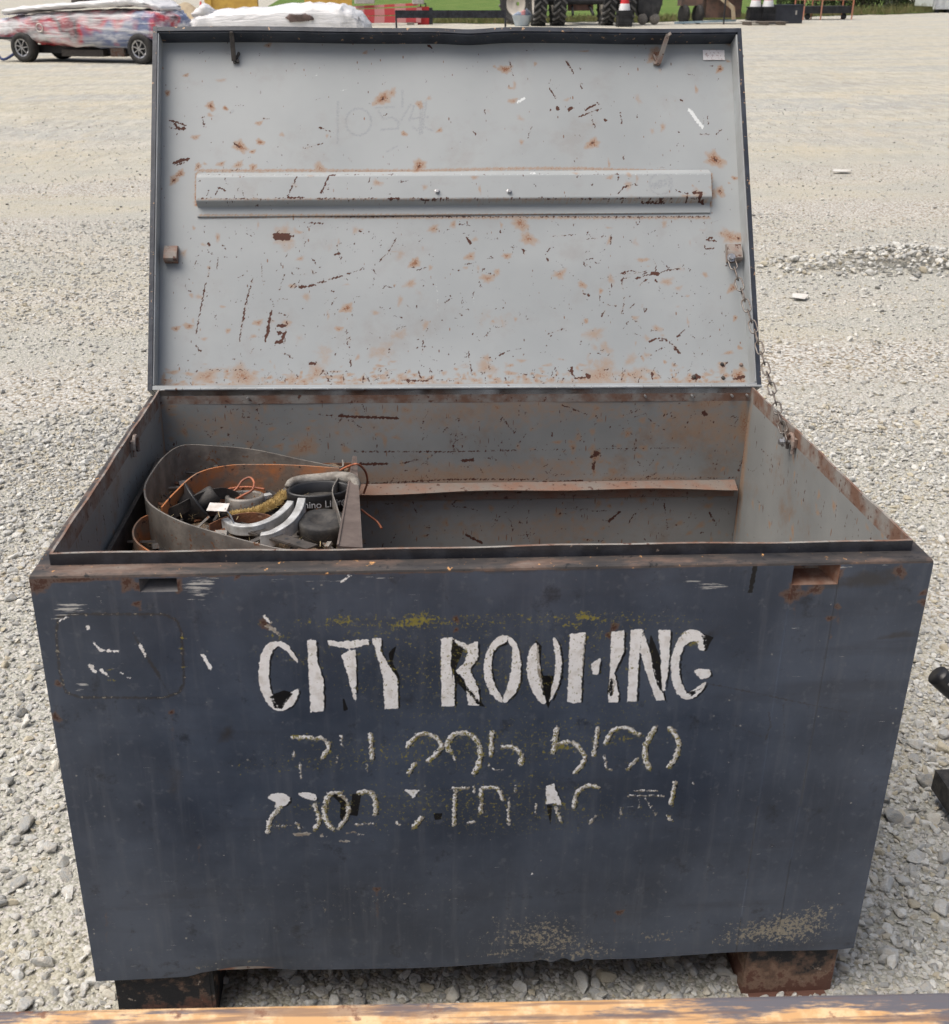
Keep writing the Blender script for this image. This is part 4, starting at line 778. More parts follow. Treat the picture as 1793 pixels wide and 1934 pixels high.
# strip brushes
def brush(name, label, px, z, n, L, seed):
    P = np.array(spline([BZ(u, v, z) for u, v in px], 10)); b = P.mean(0); o = inbox(name, label, 'brush', b)
    put(MB().tube(P - np.array((0, 0, .012)), .005, 6), 'backing', M['dark'], o)
    r = np.random.RandomState(seed); mb = MB()
    for _ in range(n):
        i = r.randint(0, len(P) - 1); q = P[i] + (P[i + 1] - P[i]) * r.rand(); t = P[min(i + 1, len(P) - 1)] - P[max(i - 1, 0)]; t /= np.linalg.norm(t)
        d = np.cross(t, (0, 0, 1.)) * r.normal(0, .6) + np.array((0, 0, 1.)) * r.uniform(.2, 1) + t * r.normal(0, .25); d /= np.linalg.norm(d); a = q + np.array((0, 0, -.008)); e = a + d * L * r.uniform(.7, 1.15)
        w_ = np.cross(d, (.3, .8, .1)); w_ = w_ / np.linalg.norm(w_) * .0006; mb.add([a - w_, a + w_, e + w_ * .6, e - w_ * .6], [(0, 1, 2, 3)])
    q = put(mb, 'bristles', M['bristle'], o); q['kind'] = 'stuff'
brush('strip_brush', 'curved strip brush with bright yellow wire bristles beside the grey arcs', [(440,972),(480,965),(515,950),(538,930)], .604, 2600, .014, 3)
brush('worn_brush', 'dull brown wire brush half hidden under the black funnel', [(322,968),(340,948),(362,938)], .60, 900, .018, 4)
# two cast arcs
def arc(label, px, z, sec):
    P = spline([BZ(u, v, q) for (u, v), q in zip(px, z)], 8); b = np.mean(P, 0)
    o = MB().ribbon(P, sec[0], sec[1]).build('metal_arc', M['alu'], None, False, base=b); o.matrix_world = MBOX @ Matrix.Translation(tuple(b))
    bv_ = o.modifiers.new('bevel', 'BEVEL'); bv_.width = .003; bv_.segments = 2; bv_.limit_method = 'ANGLE'
    tag(o, label, 'metal arc', 'curved cast pieces in the tray')
arc('curved grey cast metal piece next to the yellow bristles', [(424,978),(445,990),(480,990),(515,977),(540,957),(549,945)], [.606, .608, .611, .614, .618, .620], (.018, .013))
arc('larger pale cast metal arc in front, its end standing up by the black lettered band', [(492,1008),(515,1003),(545,985),(563,962),(570,940)], [.612, .616, .622, .628, .633], (.024, .014))
# lettered band / dish
o = inbox('lettered_band', 'oval black band with white Rhino Linings lettering and a muddy grey rim', 'band', BZ(600, 945, .56))
c = BZ(603, 930, .612); R = rot('Z', .16)
put(MB().lathe([(.052, -.032), (.057, -.032), (.058, .006), (.056, .009), (.051, .007), (.050, -.018)], c, R, 40, 0, 1.0, .62), 'band_wall', M['black_plastic'], o, True)
put(MB().lathe([(0, -.012), (.049, -.012)], c, R, 30, 0, 1.0, .62), 'band_floor', M['rubber'], o)
mb = MB(); P = [c + R @ np.array((.062 * math.cos(a) + .006, .045 * math.sin(a) + .006, .008 + .003 * math.sin(3 * a))) for a in np.linspace(-.5, 2.9, 16)]
put(mb.tube(P, [.006 + .006 * math.sin(i / 15 * math.pi) for i in range(16)], 8), 'muddy_rim', M['mud'], o, True)
fc = bpy.data.curves.new('lettering', 'FONT'); fc.body = 'Rhino Linings'; fc.size = .0175; fc.extrude = .0002; fo = bpy.data.objects.new('lettering', fc); COL.objects.link(fo)
dg = bpy.context.evaluated_depsgraph_get(); dg.update(); tm = bpy.data.meshes.new_from_object(fo.evaluated_get(dg)); bpy.data.objects.remove(fo)
tv = np.array([v.co for v in tm.vertices]); tw = tv[:, 0].max(); bb = np.array(o['_b'])
for i, v in enumerate(tm.vertices):
    a = -math.pi / 2 + (tv[i, 0] - tw * .62) / .0565 * 1.0 + .30; rr = .0586 + tv[i, 2]
    q = c + R @ np.array((rr * math.cos(a), rr * .62 * math.sin(a) - .0006, -.0145 + tv[i, 1] * 1.05)); v.co = tuple(q - bb)
tm.materials.clear(); tm.materials.append(M['white_print']); link('lettering', tm, None, o)
# rubber puck
o = inbox('rubber_puck', 'thick black rubber ring with a dished dusty top near the tray side', 'rubber ring', BZ(608, 1000, .56))
c = BZ(609, 980, .615)
put(MB().lathe([(.0, -.008), (.013, -.007), (.019, -.001), (.023, .001), (.039, .0), (.0415, -.003), (.042, -.012), (.0405, -.030), (.037, -.038), (0, -.038)], c, rot('X', .05), 32), 'ring', M['rubber'], o, True)
# under-layer so that nothing floats: black off-cuts
for lab, px, z, d in (('flat black rubber off-cut under the thick rubber ring', (590, 1000), .58, (.12, .08, .052)), ('dark steel block under the grey arcs', (500, 985), .575, (.12, .09, .058)), ('dark lump of grease-caked steel below the lettered band', (590, 950), .575, (.12, .10, .052)), ('black plate under the funnel', (375, 985), .575, (.11, .10, .045))):
    c = BZ(*px, z); mb = MB(); r = np.random.RandomState(int(px[0]))
    p = []
    for zz in (-d[2] / 2, d[2] / 2):
        for x, y in ((-.5, -.5), (.5, -.5), (.5, .5), (-.5, .5)): p.append((x * d[0] * r.uniform(.8, 1.1), y * d[1] * r.uniform(.8, 1.1), zz * r.uniform(.8, 1.0)))
    o = mb.hexa(p).build('scrap_piece', M['dark']); o.matrix_world = MBOX @ Matrix.Translation((c[0], c[1], TZ + d[2] / 2 + .001)); bv_ = o.modifiers.new('bevel', 'BEVEL'); bv_.width = .005; bv_.segments = 2; tag(o, lab, 'scrap')
dh = vnoise((70, 90), 7, 5) * .030 + vnoise((70, 90), 3, 6) * .012
o, _ = grid('debris', lambda A, B: (A, B, TZ + .018 + dh * np.clip((B - .27) / .08, 0, 1)), np.linspace(-.568, -.226, 70), np.linspace(.26, .735, 90), simple('grimy_debris', (.10, .075, .055), (.24, .17, .11), 60, .9, 0, .8, speck=(.34, .28, .2), speck_at=.6), None)
o.matrix_world = MBOX; tag(o, 'dark crumbly dirt and rust flakes under the scrap in the tray', 'debris', kind='stuff')
r = np.random.RandomState(77); mb = MB()
for _ in range(170):
    p = np.array((r.uniform(-.55, -.24), r.uniform(.32, .70), TZ + r.uniform(.04, .062))); R = rot('Z', r.uniform(0, 6.3)) @ rot('X', r.normal(0, .5)) @ rot('Y', r.normal(0, .4))
    d = (r.uniform(.02, .07), r.uniform(.003, .009), r.uniform(.002, .004)) if r.rand() < .6 else (r.uniform(.01, .025), r.uniform(.008, .02), r.uniform(.003, .01)); mb.box(p, d, r.randint(3), R)
o = mb.build('scrap_flakes', [M['dark'], M['rust'], M['steel_band']]); o.matrix_world = MBOX; tag(o, 'small rusty flakes, clips and slivers of steel strewn among the scrap', 'scrap', kind='stuff')
# tag, cord, straw
o = inbox('paper_tag', 'small white card tag tied beside the clamp ring', 'tag', BZ(412, 965, .60)); c = BZ(412, 958, .630)
put(MB().box(c, (.034, .022, .0012), 0, rot('Z', -.15) @ rot('X', .25)), 'card', M['card'], o)
put(MB().tube(spline([c + np.array((.012, -.006, 0)), c + np.array((.022, -.012, -.012)), c + np.array((.030, -.022, -.03))], 5), .0016, 6), 'wire_tie', M['zinc'], o)
def cord(label, px, z):
    P = spline([BZ(u, v, q) for (u, v), q in zip(px, z)], 8); b = np.mean(P, 0); o = MB().tube(P, .0022, 6).build('orange_twine', M['cord'], None, True, base=b)
    o.matrix_world = MBOX @ Matrix.Translation(tuple(b)); tag(o, label, 'cord', 'orange cords in the tray')
cord('orange cord looped above the clamp ring', [(402,942),(425,935),(445,925),(458,908),(472,902),(480,912),(476,926),(460,935),(440,947),(428,955)], [.60, .605, .612, .625, .63, .625, .62, .612, .605, .60])
cord('orange cord lying along the inner rusty strip', [(410,930),(440,922),(470,920),(500,924)], [.605, .607, .607, .605])
cord('orange cord draped over the right tray side', [(618,908),(640,890),(660,880),(676,877),(690,890),(694,910),(687,932)], [.60, .612, .625, .632, .60, .57, .545])
cord('loose end of orange cord hanging right of the tray', [(682,962),(697,974),(712,985),(721,998)], [.56, .55, .54, .535])
r = np.random.RandomState(9); mb = MB()
for _ in range(420):
    u, v = [(r.normal(440, 40), r.normal(940, 12)), (r.normal(560, 60), r.normal(1030, 6)), (r.normal(640, 18), r.normal(905, 12)), (r.normal(330, 25), r.normal(960, 14)), (r.normal(470, 90), r.normal(960, 30))][r.randint(5)]
    u = min(max(u, 300), 648); v = min(max(v, 892), 1034)
    zz = r.uniform(TZ + .03, TZ + .075); p = BZ(u, v, zz); p[1] = min(p[1], .74); p[0] = max(p[0], -.568); L = r.uniform(.008, .03); d = r.normal(0, 1, 3); d[2] *= .4; d /= np.linalg.norm(d); w_ = np.cross(d, (0, .6, .8)) * .0008
    mb.add([p - w_, p + w_, p + d * L + w_, p + d * L - w_], [(0, 1, 2, 3)])
b = np.array((-.4, .5, TZ)); o = mb.build('straw_litter', M['straw'], None, False, base=b); o.matrix_world = MBOX @ Matrix.Translation(tuple(b)); tag(o, 'dry straw and plant litter scattered over the scrap', 'straw', kind='stuff')

# ================================================================== FOREGROUND: edge of another chest
def fore_mat():
    t = NT('worn_orange_blue_paint'); n = t.noise(7, 6, .7, scale=(.22, 1, 1)); n2 = t.noise(38, 6, .75, scale=(.12, 1, 1)); n3 = t.noise(26, 5, .7)
    col = t.mix(t.mr(n3, .45, .62), (.56, .33, .15), (.72, .49, .28))
    k = t.ma('ADD', t.ma('MULTIPLY', n, .55), t.ma('MULTIPLY', n2, .55))
    col = t.mix(t.mr(k, .54, .60), col, (.115, .11, .125)); col = t.mix(t.mr(t.noise(90, 4, .6, scale=(.04, 1, 1)), .52, .60, 0, .7), col, (.17, .11, .085)); col = t.mix(t.mr(n3, .62, .70), col, (.20, .10, .06))
    t.bump(k, .4, .002); return t.set(col, .5)
A = G(-60, 1907, .56); B = G(1853, 1869, .56); tdir = (B - A) / np.linalg.norm(B - A); nd = np.array((-tdir[1], tdir[0], 0))
o = empty('front_chest', ((A + B) / 2 * np.array((1, 1, 0)) - nd * .19)); tag(o, 'worn orange and dark blue steel chest top crossing the bottom of the view', 'chest')
L = np.linalg.norm(B - A) / 2 + .05; Rz = np.array([tdir, nd, (0, 0, 1.)]).T; rz = math.atan2(tdir[1], tdir[0]); o.rotation_euler = (0, 0, rz)
q = MB().box((0, 0, .305), (2 * L, .375, .49)).build('body', M['navy'], o)
q = MB().box((0, 0, .545), (2 * L + .02, .38, .03)).build('top', fore_mat(), o); bv_ = q.modifiers.new('bevel', 'BEVEL'); bv_.width = .007; bv_.segments = 3
for sx in (-1, 1): MB().box((sx * (L - .15), 0, .03), (.12, .34, .06)).build('skid', M['rust'], o)

# ================================================================== THE YARD
YD = np.array([-.02431, -.0415])           # the ground under the chest leans with it
def ground_h(x, y):
    x = np.asarray(x, float); y = np.asarray(y, float); r = np.hypot(x, (y - .4)); wgt = np.clip((3.5 - r) / 2.4, 0, 1); wgt = wgt * wgt * (3 - 2 * wgt)
    zf = (OFF[2] + RW[2, 0] * x + RW[2, 1] * y + RW[2, 2] * -.108)
    return wgt * zf + .010 * np.sin(x * 1.3 + 1) * np.sin(y * 1.1) * np.clip((r - 1.6) / 2, 0, 1) * np.clip((30 - r) / 15, 0, 1)
def ground_mat():
    t = NT('crushed_stone_yard')
    big = t.noise(.55, 5, .6, scale=(.45, 1.5, 1)); band_ = t.noise(.35, 4, .6, scale=(.10, 1.6, 1)); med = t.noise(6, 5, .6)
    v1 = t.n('TexVoronoi', {'Vector': t.coord(), 'Scale': 66.0}, out='Color'); d1 = t.voro(66); v2 = t.n('TexVoronoi', {'Vector': t.coord(), 'Scale': 170.0}, out='Color'); d2 = t.voro(170)
    s1 = t.t.nodes.new('ShaderNodeSeparateColor'); t.put(s1.inputs[0], v1); s2 = t.t.nodes.new('ShaderNodeSeparateColor'); t.put(s2.inputs[0], v2)
    fines = t.mix(s2.outputs[0], t.mix(t.mr(big, .42, .62), (.26, .255, .215), (.32, .285, .19)), t.mix(t.mr(big, .42, .62), (.46, .455, .41), (.53, .485, .36)))
    fines = t.mix(t.mr(s2.outputs[1], .75, .8), fines, (.48, .46, .43))
    stones = t.mix(s1.outputs[0], (.36, .35, .335), (.64, .63, .60)); stones = t.mix(t.mr(d1, .45, .75), stones, (.22, .18, .13))
    k = t.mr(t.ma('ADD', t.ma('MULTIPLY', big, .6), t.ma('MULTIPLY', band_, .5)), .50, .62)
    far = t.mr(t.n('SeparateXYZ', {'Vector': t.coord()}, out=1), 5, 14)
    col = t.mix(t.ma('MULTIPLY', k, .85), fines, stones)
    farc = t.mix(t.mr(t.noise(.55, 5, .7, scale=(.16, 1, 1)), .42, .60), (.44, .41, .32), (.37, .375, .35))
    farc = t.mix(t.mr(t.noise(2.6, 6, .75, scale=(.10, 1, 1)), .50, .66, 0, .6), farc, (.55, .535, .465)); farc = t.mix(t.mr(t.noise(3.4, 6, .8, scale=(.14, 1, 1)), .54, .68, 0, .6), farc, (.27, .26, .235)); farc = t.mix(t.mr(t.noise(.8, 5, .7, scale=(.4, 1, 1)), .48, .62, 0, .6), farc, (.31, .305, .285)); farc = t.mix(t.mr(t.noise(30, 4, .8, scale=(.5, .6, 1)), .56, .64, 0, .7), farc, (.62, .61, .57))
    farc = t.mix(t.mr(t.noise(14, 5, .8, scale=(.6, 1, 1)), .55, .62, 0, .6), farc, (.27, .26, .24))
    farc = t.mix(t.mr(t.noise(7, 4, .75, scale=(1, .25, 1)), .48, .60, 0, .5), farc, (.56, .54, .47)); farc = t.mix(t.mr(t.noise(5.5, 4, .75, scale=(1.2, .27, 1)), .52, .62, 0, .5), farc, (.28, .265, .23)); farc = t.mix(t.mr(t.noise(2.2, 4, .75, scale=(.8, .3, 1)), .52, .64, 0, .5), farc, (.50, .44, .32))
    col = t.mix(t.ma('MULTIPLY', far, .85), col, farc)
    t.bump(t.ma('ADD', t.ma('MULTIPLY', d1, -.9), t.ma('ADD', t.ma('MULTIPLY', d2, -.4), t.ma('MULTIPLY', med, 1.5))), .8, .008)
    return t.set(col, .9, 0, .2)
xs = np.concatenate([np.linspace(-300, -12, 24), np.linspace(-10, -3, 22), np.linspace(-2.8, 2.8, 75), np.linspace(3, 10, 22), np.linspace(12, 300, 24)])
ys = np.concatenate([np.linspace(-40, -3, 12), np.linspace(-2.5, 4.5, 90), np.linspace(4.8, 12, 24), np.linspace(13, 60, 40), np.linspace(70, 600, 20)])
ground, _ = grid('ground', lambda A, B: (A, B, ground_h(A, B)), xs, ys, ground_mat(), None); tag(ground, kind='structure')

# stones
def stone_mesh(seed, flat):
    r = np.random.RandomState(seed); bm = bmesh.new()
    for _ in range(15):
        p = r.normal(0, 1, 3); p /= np.linalg.norm(p); p *= r.uniform(.75, 1.0); bm.verts.new((p[0] * .5, p[1] * .5 * r.uniform(.7, .9), p[2] * .5 * flat))
    bmesh.ops.convex_hull(bm, input=bm.verts); [bm.verts.remove(v) for v in list(bm.verts) if not v.link_faces]
    bmesh.ops.bevel(bm, geom=list(bm.edges), offset=.03, segments=1, affect='EDGES')
    me = bpy.data.meshes.new('stone'); bm.to_mesh(me); bm.free(); return me
def stone_mat(name):
    t = NT(name); rnd = t.n('ObjectInfo', out='Random'); n = t.noise(3.0, 5, .7)
    col = t.ramp(rnd, [(0, (.24, .25, .25)), (.25, (.40, .41, .405)), (.55, (.55, .56, .545)), (.82, (.68, .685, .655)), (.91, (.44, .40, .31)), (1, (.52, .48, .37))])
    col = t.mix(t.mr(n, .35, .7, 0, .55), col, (.46, .40, .31)); t.bump(t.noise(9, 4, .7), .35, .05); return t.set(col, .88, 0, .25)
SM = stone_mat('limestone'); SV = []
for k in range(14):
    me = stone_mesh(100 + k, .45 + .3 * (k % 4) / 3); me.materials.append(SM); SV.append(me)
def in_chest(x, y): return (np.abs(x) < .61) & (y > .03) & (y < .76)
def dens(x, y):     # patches of stone between bare fines
    return .5 + .5 * np.sin(x * 1.9 + 1.3 * np.sin(y * 1.1)) * np.sin(y * 1.7 + .8 * np.sin(x * 1.3 + 2))
def visible_xy(n, d0, d1, r):      # points in the part of the yard that the view takes in
    d = np.sqrt(r.uniform(d0 * d0, d1 * d1, n)); a = r.uniform(-.68, .74, n); return CAMC[0] + d * np.sin(a), CAMC[1] + d * np.cos(a)
r = np.random.RandomState(21); cand = []
x, y = visible_xy(12000, 1.0, 5.5, r); k = (y > -.05) & (r.rand(len(x)) < .35 + .65 * dens(x, y)); x, y = x[k], y[k]
s = np.clip(r.lognormal(math.log(.031), .36, len(x)), .016, .068)
foot = (np.abs(np.abs(x) - .513) < .09) & (y > -.005) & (y < .78); ok = ~foot; x, y, s = x[ok], y[ok], s[ok]
app = s / np.hypot(x - CAMC[0], y - CAMC[1]); hid = in_chest(x, y) & (y > .35); app[hid] = 0; order = np.argsort(-app)
# thin overlaps among the largest
keep = []
for i in order:
    if len(keep) >= 300 or app[i] <= 0: break
    if all((x[i] - x[j]) ** 2 + (y[i] - y[j]) ** 2 > (.42 * (s[i] + s[j])) ** 2 for j in keep): keep.append(i)
for n_, i in enumerate(keep):
    o = bpy.data.objects.new('stone', SV[n_ % len(SV)]); COL.objects.link(o); o.parent = ground
    sc = s[i]; o.scale = (sc, sc * r.uniform(.75, 1), sc * r.uniform(.8, 1)); o.rotation_euler = (r.normal(0, .2), r.normal(0, .2), r.uniform(0, 6.28)); o.location = (x[i], y[i], float(ground_h(x[i], y[i])) + sc * .14)
kx, ky, ks = x[keep], y[keep], s[keep]
# the rest of the gravel: one object, stones instanced on points
gx, gy, gs = [], [], []
for n, d0, d1, lo, md, sg in ((125000, .9, 4.2, .005, .0105, .42), (44000, .9, 4.4, .012, .021, .34), (52000, 4.0, 8.5, .010, .018, .35), (60000, 8.3, 24, .012, .020, .35)):
    x, y = visible_xy(n, d0, d1, r); k = (y > -.12) & (r.rand(n) < .22 + .78 * dens(x, y)); dd = np.hypot(x - CAMC[0], y - CAMC[1]); k &= (d0 < 8) | (r.rand(n) < np.clip((24 - dd) / 15.7, 0, 1) ** 2); x, y = x[k], y[k]; s = np.clip(r.lognormal(math.log(md), sg, len(x)), lo, .055)
    gx.append(x); gy.append(y); gs.append(s)
# a low spill of coarser stone to the right
c = G(1665, 500); n = 900; x = r.normal(c[0] + .1, .45, n); y = r.normal(c[1], .16, n); gx.append(x); gy.append(y); gs.append(np.clip(r.lognormal(math.log(.04), .3, n), .02, .08))
pile_n = n
x = np.concatenate(gx); y = np.concatenate(gy); s = np.concatenate(gs); z = ground_h(x, y) + s * .12
d2 = ((x[-pile_n:] - c[0] - .1) / .45) ** 2 + ((y[-pile_n:] - c[1]) / .16) ** 2; z[-pile_n:] += .10 * np.exp(-d2 / 1.2)
foot = (np.abs(np.abs(x) - .513) < .078) & (y > .0) & (y < .77); k = ~foot & ~(in_chest(x, y) & (y > .5)); x, y, s, z = x[k], y[k], s[k], z[k]
me = bpy.data.meshes.new('gravel'); me.vertices.add(len(x)); me.vertices.foreach_set('co', np.stack([x, y, z], 1).astype(np.float32).ravel())
at = me.attributes.new('sc', 'FLOAT_VECTOR', 'POINT'); sv = np.stack([s, s * r.uniform(.7, 1, len(s)), s * r.uniform(.7, 1, len(s))], 1); at.data.foreach_set('vector', sv.astype(np.float32).ravel())
at = me.attributes.new('ro', 'FLOAT_VECTOR', 'POINT'); rv = np.stack([r.normal(0, .3, len(s)), r.normal(0, .3, len(s)), r.uniform(0, 6.28, len(s))], 1); at.data.foreach_set('vector', rv.astype(np.float32).ravel())
gv = link('gravel', me, None, ground); tag(gv, kind='stuff')
pc = bpy.data.collections.new('stone_shapes')
for me_ in SV: pc.objects.link(bpy.data.objects.new('stone_shape', me_))
ng = bpy.data.node_groups.new('gravel', 'GeometryNodeTree'); ng.interface.new_socket('Geometry', in_out='INPUT', socket_type='NodeSocketGeometry'); ng.interface.new_socket('Geometry', in_out='OUTPUT', socket_type='NodeSocketGeometry')
gi = ng.nodes.new('NodeGroupInput'); go = ng.nodes.new('NodeGroupOutput'); mp = ng.nodes.new('GeometryNodeMeshToPoints'); ip = ng.nodes.new('GeometryNodeInstanceOnPoints'); ci_ = ng.nodes.new('GeometryNodeCollectionInfo')
ci_.inputs['Collection'].default_value = pc; ci_.inputs['Separate Children'].default_value = True; ci_.inputs['Reset Children'].default_value = True; ip.inputs['Pick Instance'].default_value = True
def nattr(nm):
    q = ng.nodes.new('GeometryNodeInputNamedAttribute'); q.data_type = 'FLOAT_VECTOR'; q.inputs['Name'].default_value = nm; return q.outputs[0]
ng.links.new(gi.outputs[0], mp.inputs['Mesh']); ng.links.new(mp.outputs[0], ip.inputs['Points']); ng.links.new(ci_.outputs[0], ip.inputs['Instance'])
er = ng.nodes.new('FunctionNodeEulerToRotation'); ng.links.new(nattr('ro'), er.inputs[0]); ng.links.new(er.outputs[0], ip.inputs['Rotation']); ng.links.new(nattr('sc'), ip.inputs['Scale']); ng.links.new(ip.outputs[0], go.inputs[0])
md = gv.modifiers.new('gravel', 'NODES'); md.node_group = ng

# white sheet scraps lying on the gravel
for u, v, wd, lab in ((1510, 567, .10, 'scrap of white sheet lying on the gravel, the nearer of two'), (1590, 327, .20, 'thin white strip lying on the far gravel beyond the sheet scrap')):
    p = G(u, v); mb = MB(); mb.add([(-wd / 2, -.03, .025), (wd * .1, -.05, .02), (wd / 2, 0, .03), (wd * .2, .05, .025), (-wd * .3, .035, .03)], [(0, 1, 2, 3, 4)]); mb.add([(-wd / 2, -.03, .022), (wd * .1, -.05, .017), (wd / 2, 0, .027), (wd * .2, .05, .022), (-wd * .3, .035, .027)], [(4, 3, 2, 1, 0)])
    o = mb.build('white_scrap', M['sheet']); o.location = tuple(p); tag(o, lab, 'scrap')

# black tube-ended stand at the right edge
o = empty('tubular_stand', tuple(G(1806, 1515))); tag(o, 'black tubular stand with a grey sleeve at the right edge of the view', 'stand')
b = np.array(o.location); top = WY(1788, 1284, b[1] - .02)
P = [top + np.array((-.020, 0, .012)), top + np.array((.0, -.004, -.006)), top + np.array((.05, -.01, -.05)), top + np.array((.10, -.01, -.10))]
MB().tube(spline(P, 6), .021, 14).build('handle', M['black_plastic'], o, True, base=b)
MB().tube([top + np.array((-.003, -.017, .012)), top + np.array((.055, -.022, -.045))], .012, 12).build('sleeve', M['alu'], o, True, base=b)
MB().tube([top + np.array((.09, -.01, -.09)), b + np.array((.05, 0, .05)), b + np.array((.0, 0, .008))], .02, 12).build('leg', M['black_plastic'], o, True, base=b)
MB().box(b + np.array((-.005, 0, .025)), (.055, .09, .05)).build('foot', M['rubber'], o, base=b)

# ================================================================== BACKGROUND
def wrap_mat(name, under, amount):
    t = NT(name); n = t.noise(1.5, 4, .6, scale=(.45, 1, 2.4), dist=.8); n2 = t.noise(4.5, 4, .6, scale=(.3, 1, 2.6), dist=.6); cl = t.noise(1.1, 2, .5, scale=(1, 1, .9))
    u = t.ramp(cl, [(.36, under[0]), (.44, under[1]), (.52, under[2]), (.60, under[3])]); 
    for e in [n_ for n_ in t.t.nodes if n_.bl_idname == 'ShaderNodeValToRGB']: e.color_ramp.interpolation = 'LINEAR'
    col = t.mix(t.mr(t.ma('ADD', t.ma('MULTIPLY', n, .6), t.ma('MULTIPLY', n2, .4)), amount - .13, amount + .10), u, (.74, .74, .75))
    t.bump(t.ma('ADD', n2, n), .5, .06); return t.set(col, .3, 0, .5)
WRAP_R = wrap_mat('plastic_wrap_over_red', ((.45, .03, .045), (.06, .065, .075), (.52, .05, .07), (.14, .18, .32)), .53)
WRAP_W = wrap_mat('white_plastic_wrap', ((.45, .45, .46), (.55, .55, .56), (.3, .3, .31), (.4, .4, .4)), .42)
TYRE = simple('tyre_rubber', (.018, .018, .019), (.035, .033, .031), 8, .8, 0, .3); RIMM = simple('machined_alloy', (.55, .55, .56), (.35, .35, .36), 12, .3, .8)
BLK = simple('flat_black', (.016, .017, .020), (.035, .036, .04), 4, .6)
def hull(sections, mat, name, parent, crumple=.0, seed=1, n=18):     # loft of rounded sections: (x, y half-width, z low, z high)
    r = np.random.RandomState(seed); vs = []; fs = []; m = len(sections)
    for x, hw, z0, z1 in sections:
        for k in range(n):
            a = 2 * math.pi * k / n; cx_, cz = math.cos(a), math.sin(a); e = .45
            vs.append((x + r.normal(0, crumple), hw * math.copysign(abs(cx_) ** e, cx_) + r.normal(0, crumple), (z0 + z1) / 2 + (z1 - z0) / 2 * math.copysign(abs(cz) ** e, cz) + r.normal(0, crumple)))
    for i in range(m - 1):
        for k in range(n): fs.append((i * n + k, i * n + (k + 1) % n, (i + 1) * n + (k + 1) % n, (i + 1) * n + k))
    fs += [tuple(range(n)), tuple((m - 1) * n + k for k in range(n))]
    return MB().add(vs, fs).build(name, mat, parent, True)
def lerp_sec(sec, k):
    out = []
    for a, b in zip(sec[:-1], sec[1:]):
        for j in range(k): t = j / k; out.append(tuple(a[i] + (b[i] - a[i]) * t for i in range(4)))
    return out + [sec[-1]]
def wheel(parent, x, y, rad, wd, spokes=7):
    R = rot('X', math.pi / 2); s_ = -1 if y < .5 else 1
    e = empty('wheel', (x, y, rad), parent=parent)
    MB().lathe([(rad * .60, -wd / 2), (rad * .92, -wd / 2), (rad, -wd * .33), (rad, wd * .33), (rad * .92, wd / 2), (rad * .60, wd / 2), (rad * .58, 0), (rad * .60, -wd / 2)], (0, 0, 0), R, 32).build('tyre', TYRE, e, True)
    mb = MB(); mb.lathe([(rad * .50, wd * .42), (rad * .60, wd * .46), (rad * .60, wd * .2)], (0, 0, 0), R if s_ < 0 else rot('X', -math.pi / 2), 28)
    for k in range(spokes):
        a = 2 * math.pi * k / spokes; mb.bar((rad * .08 * math.cos(a), s_ * wd * .42, rad * .08 * math.sin(a)), (rad * .54 * math.cos(a + .1), s_ * wd * .44, rad * .54 * math.sin(a + .1)), .02, rad * .13, (0, 1, 0))
    mb.lathe([(0, wd * .46), (rad * .14, wd * .46), (rad * .16, wd * .38)], (0, 0, 0), R if s_ < 0 else rot('X', -math.pi / 2), 14)
    mb.build('rim', RIMM, e)
    MB().lathe([(0, wd * .2), (rad * .58, wd * .2)], (0, 0, 0), R if s_ < 0 else rot('X', -math.pi / 2), 20).build('rim_back', BLK, e)
# wrapped cart, left
pf = G(52, 117); pr = G(272, 121); dv = (pr - pf); ang = math.atan2(dv[1], dv[0]); Lw = np.linalg.norm(dv)
cart = empty('wrapped_cart', tuple((pf + pr) / 2)); cart.rotation_euler = (0, 0, ang); tag(cart, 'red cart on alloy wheels wrapped in torn clear plastic, left of the open lid', 'cart')
# local x along wheelbase, y: near side is negative
w2 = .62
for wx in (-Lw / 2, Lw / 2):
    wheel(cart, wx, 0.0, .31, .24); wheel(cart, wx + .05, 2 * w2 - .02, .31, .24)
sec = [(-2.45, .35, .50, .84), (-2.2, .58, .42, .90), (-1.7, .66, .40, .97), (-.9, .68, .34, 1.04), (0, .68, .30, 1.08), (1.0, .68, .30, 1.08), (1.6, .68, .36, 1.10), (1.95, .66, .45, 1.06), (2.15, .5, .52, .92)]
o = hull(lerp_sec(sec, 5), WRAP_R, 'wrapped_body', cart, .018, 3, 22); o.location = (0, w2, 0)
sec = [(-2.2, .30, .96, 1.02), (-2.0, .66, .99, 1.09), (-1.0, .70, 1.08, 1.18), (0, .70, 1.12, 1.24), (.9, .70, 1.14, 1.29), (1.35, .66, 1.16, 1.36), (1.7, .60, 1.13, 1.27), (2.0, .4, 1.05, 1.14)]
o = hull(lerp_sec(sec, 5), WRAP_W, 'wrapped_roof', cart, .014, 4, 18); o.location = (0, w2, 0)
MB().box((-.1, w2, .26), (3.2, .7, .16)).build('chassis', BLK, cart)
MB().box((-.1, .25, .20), (1.1, .3, .14)).build('battery_tray', M['dark'], cart); MB().box((.75, .3, .24), (.35, .2, .22)).build('gearbox', M['rust_paint'], cart)
MB().tube(spline([(-2.3, .1, .5), (-2.32, .0, .2), (-2.15, -.05, .05), (-1.8, .0, .2)], 5), .03, 8).build('tow_strap', simple('blue_strap', (.03, .05, .16), None, 10, .7), cart)
MB().box((-1.95, .15, .50), (.9, .5, .05)).build('bumper', BLK, cart)
MB().lathe([(.07, 0), (.085, .012), (.10, 0)], (-1.0, -.075, .72), rot('X', math.pi / 2), 18).build('badge_ring', M['card'], cart)
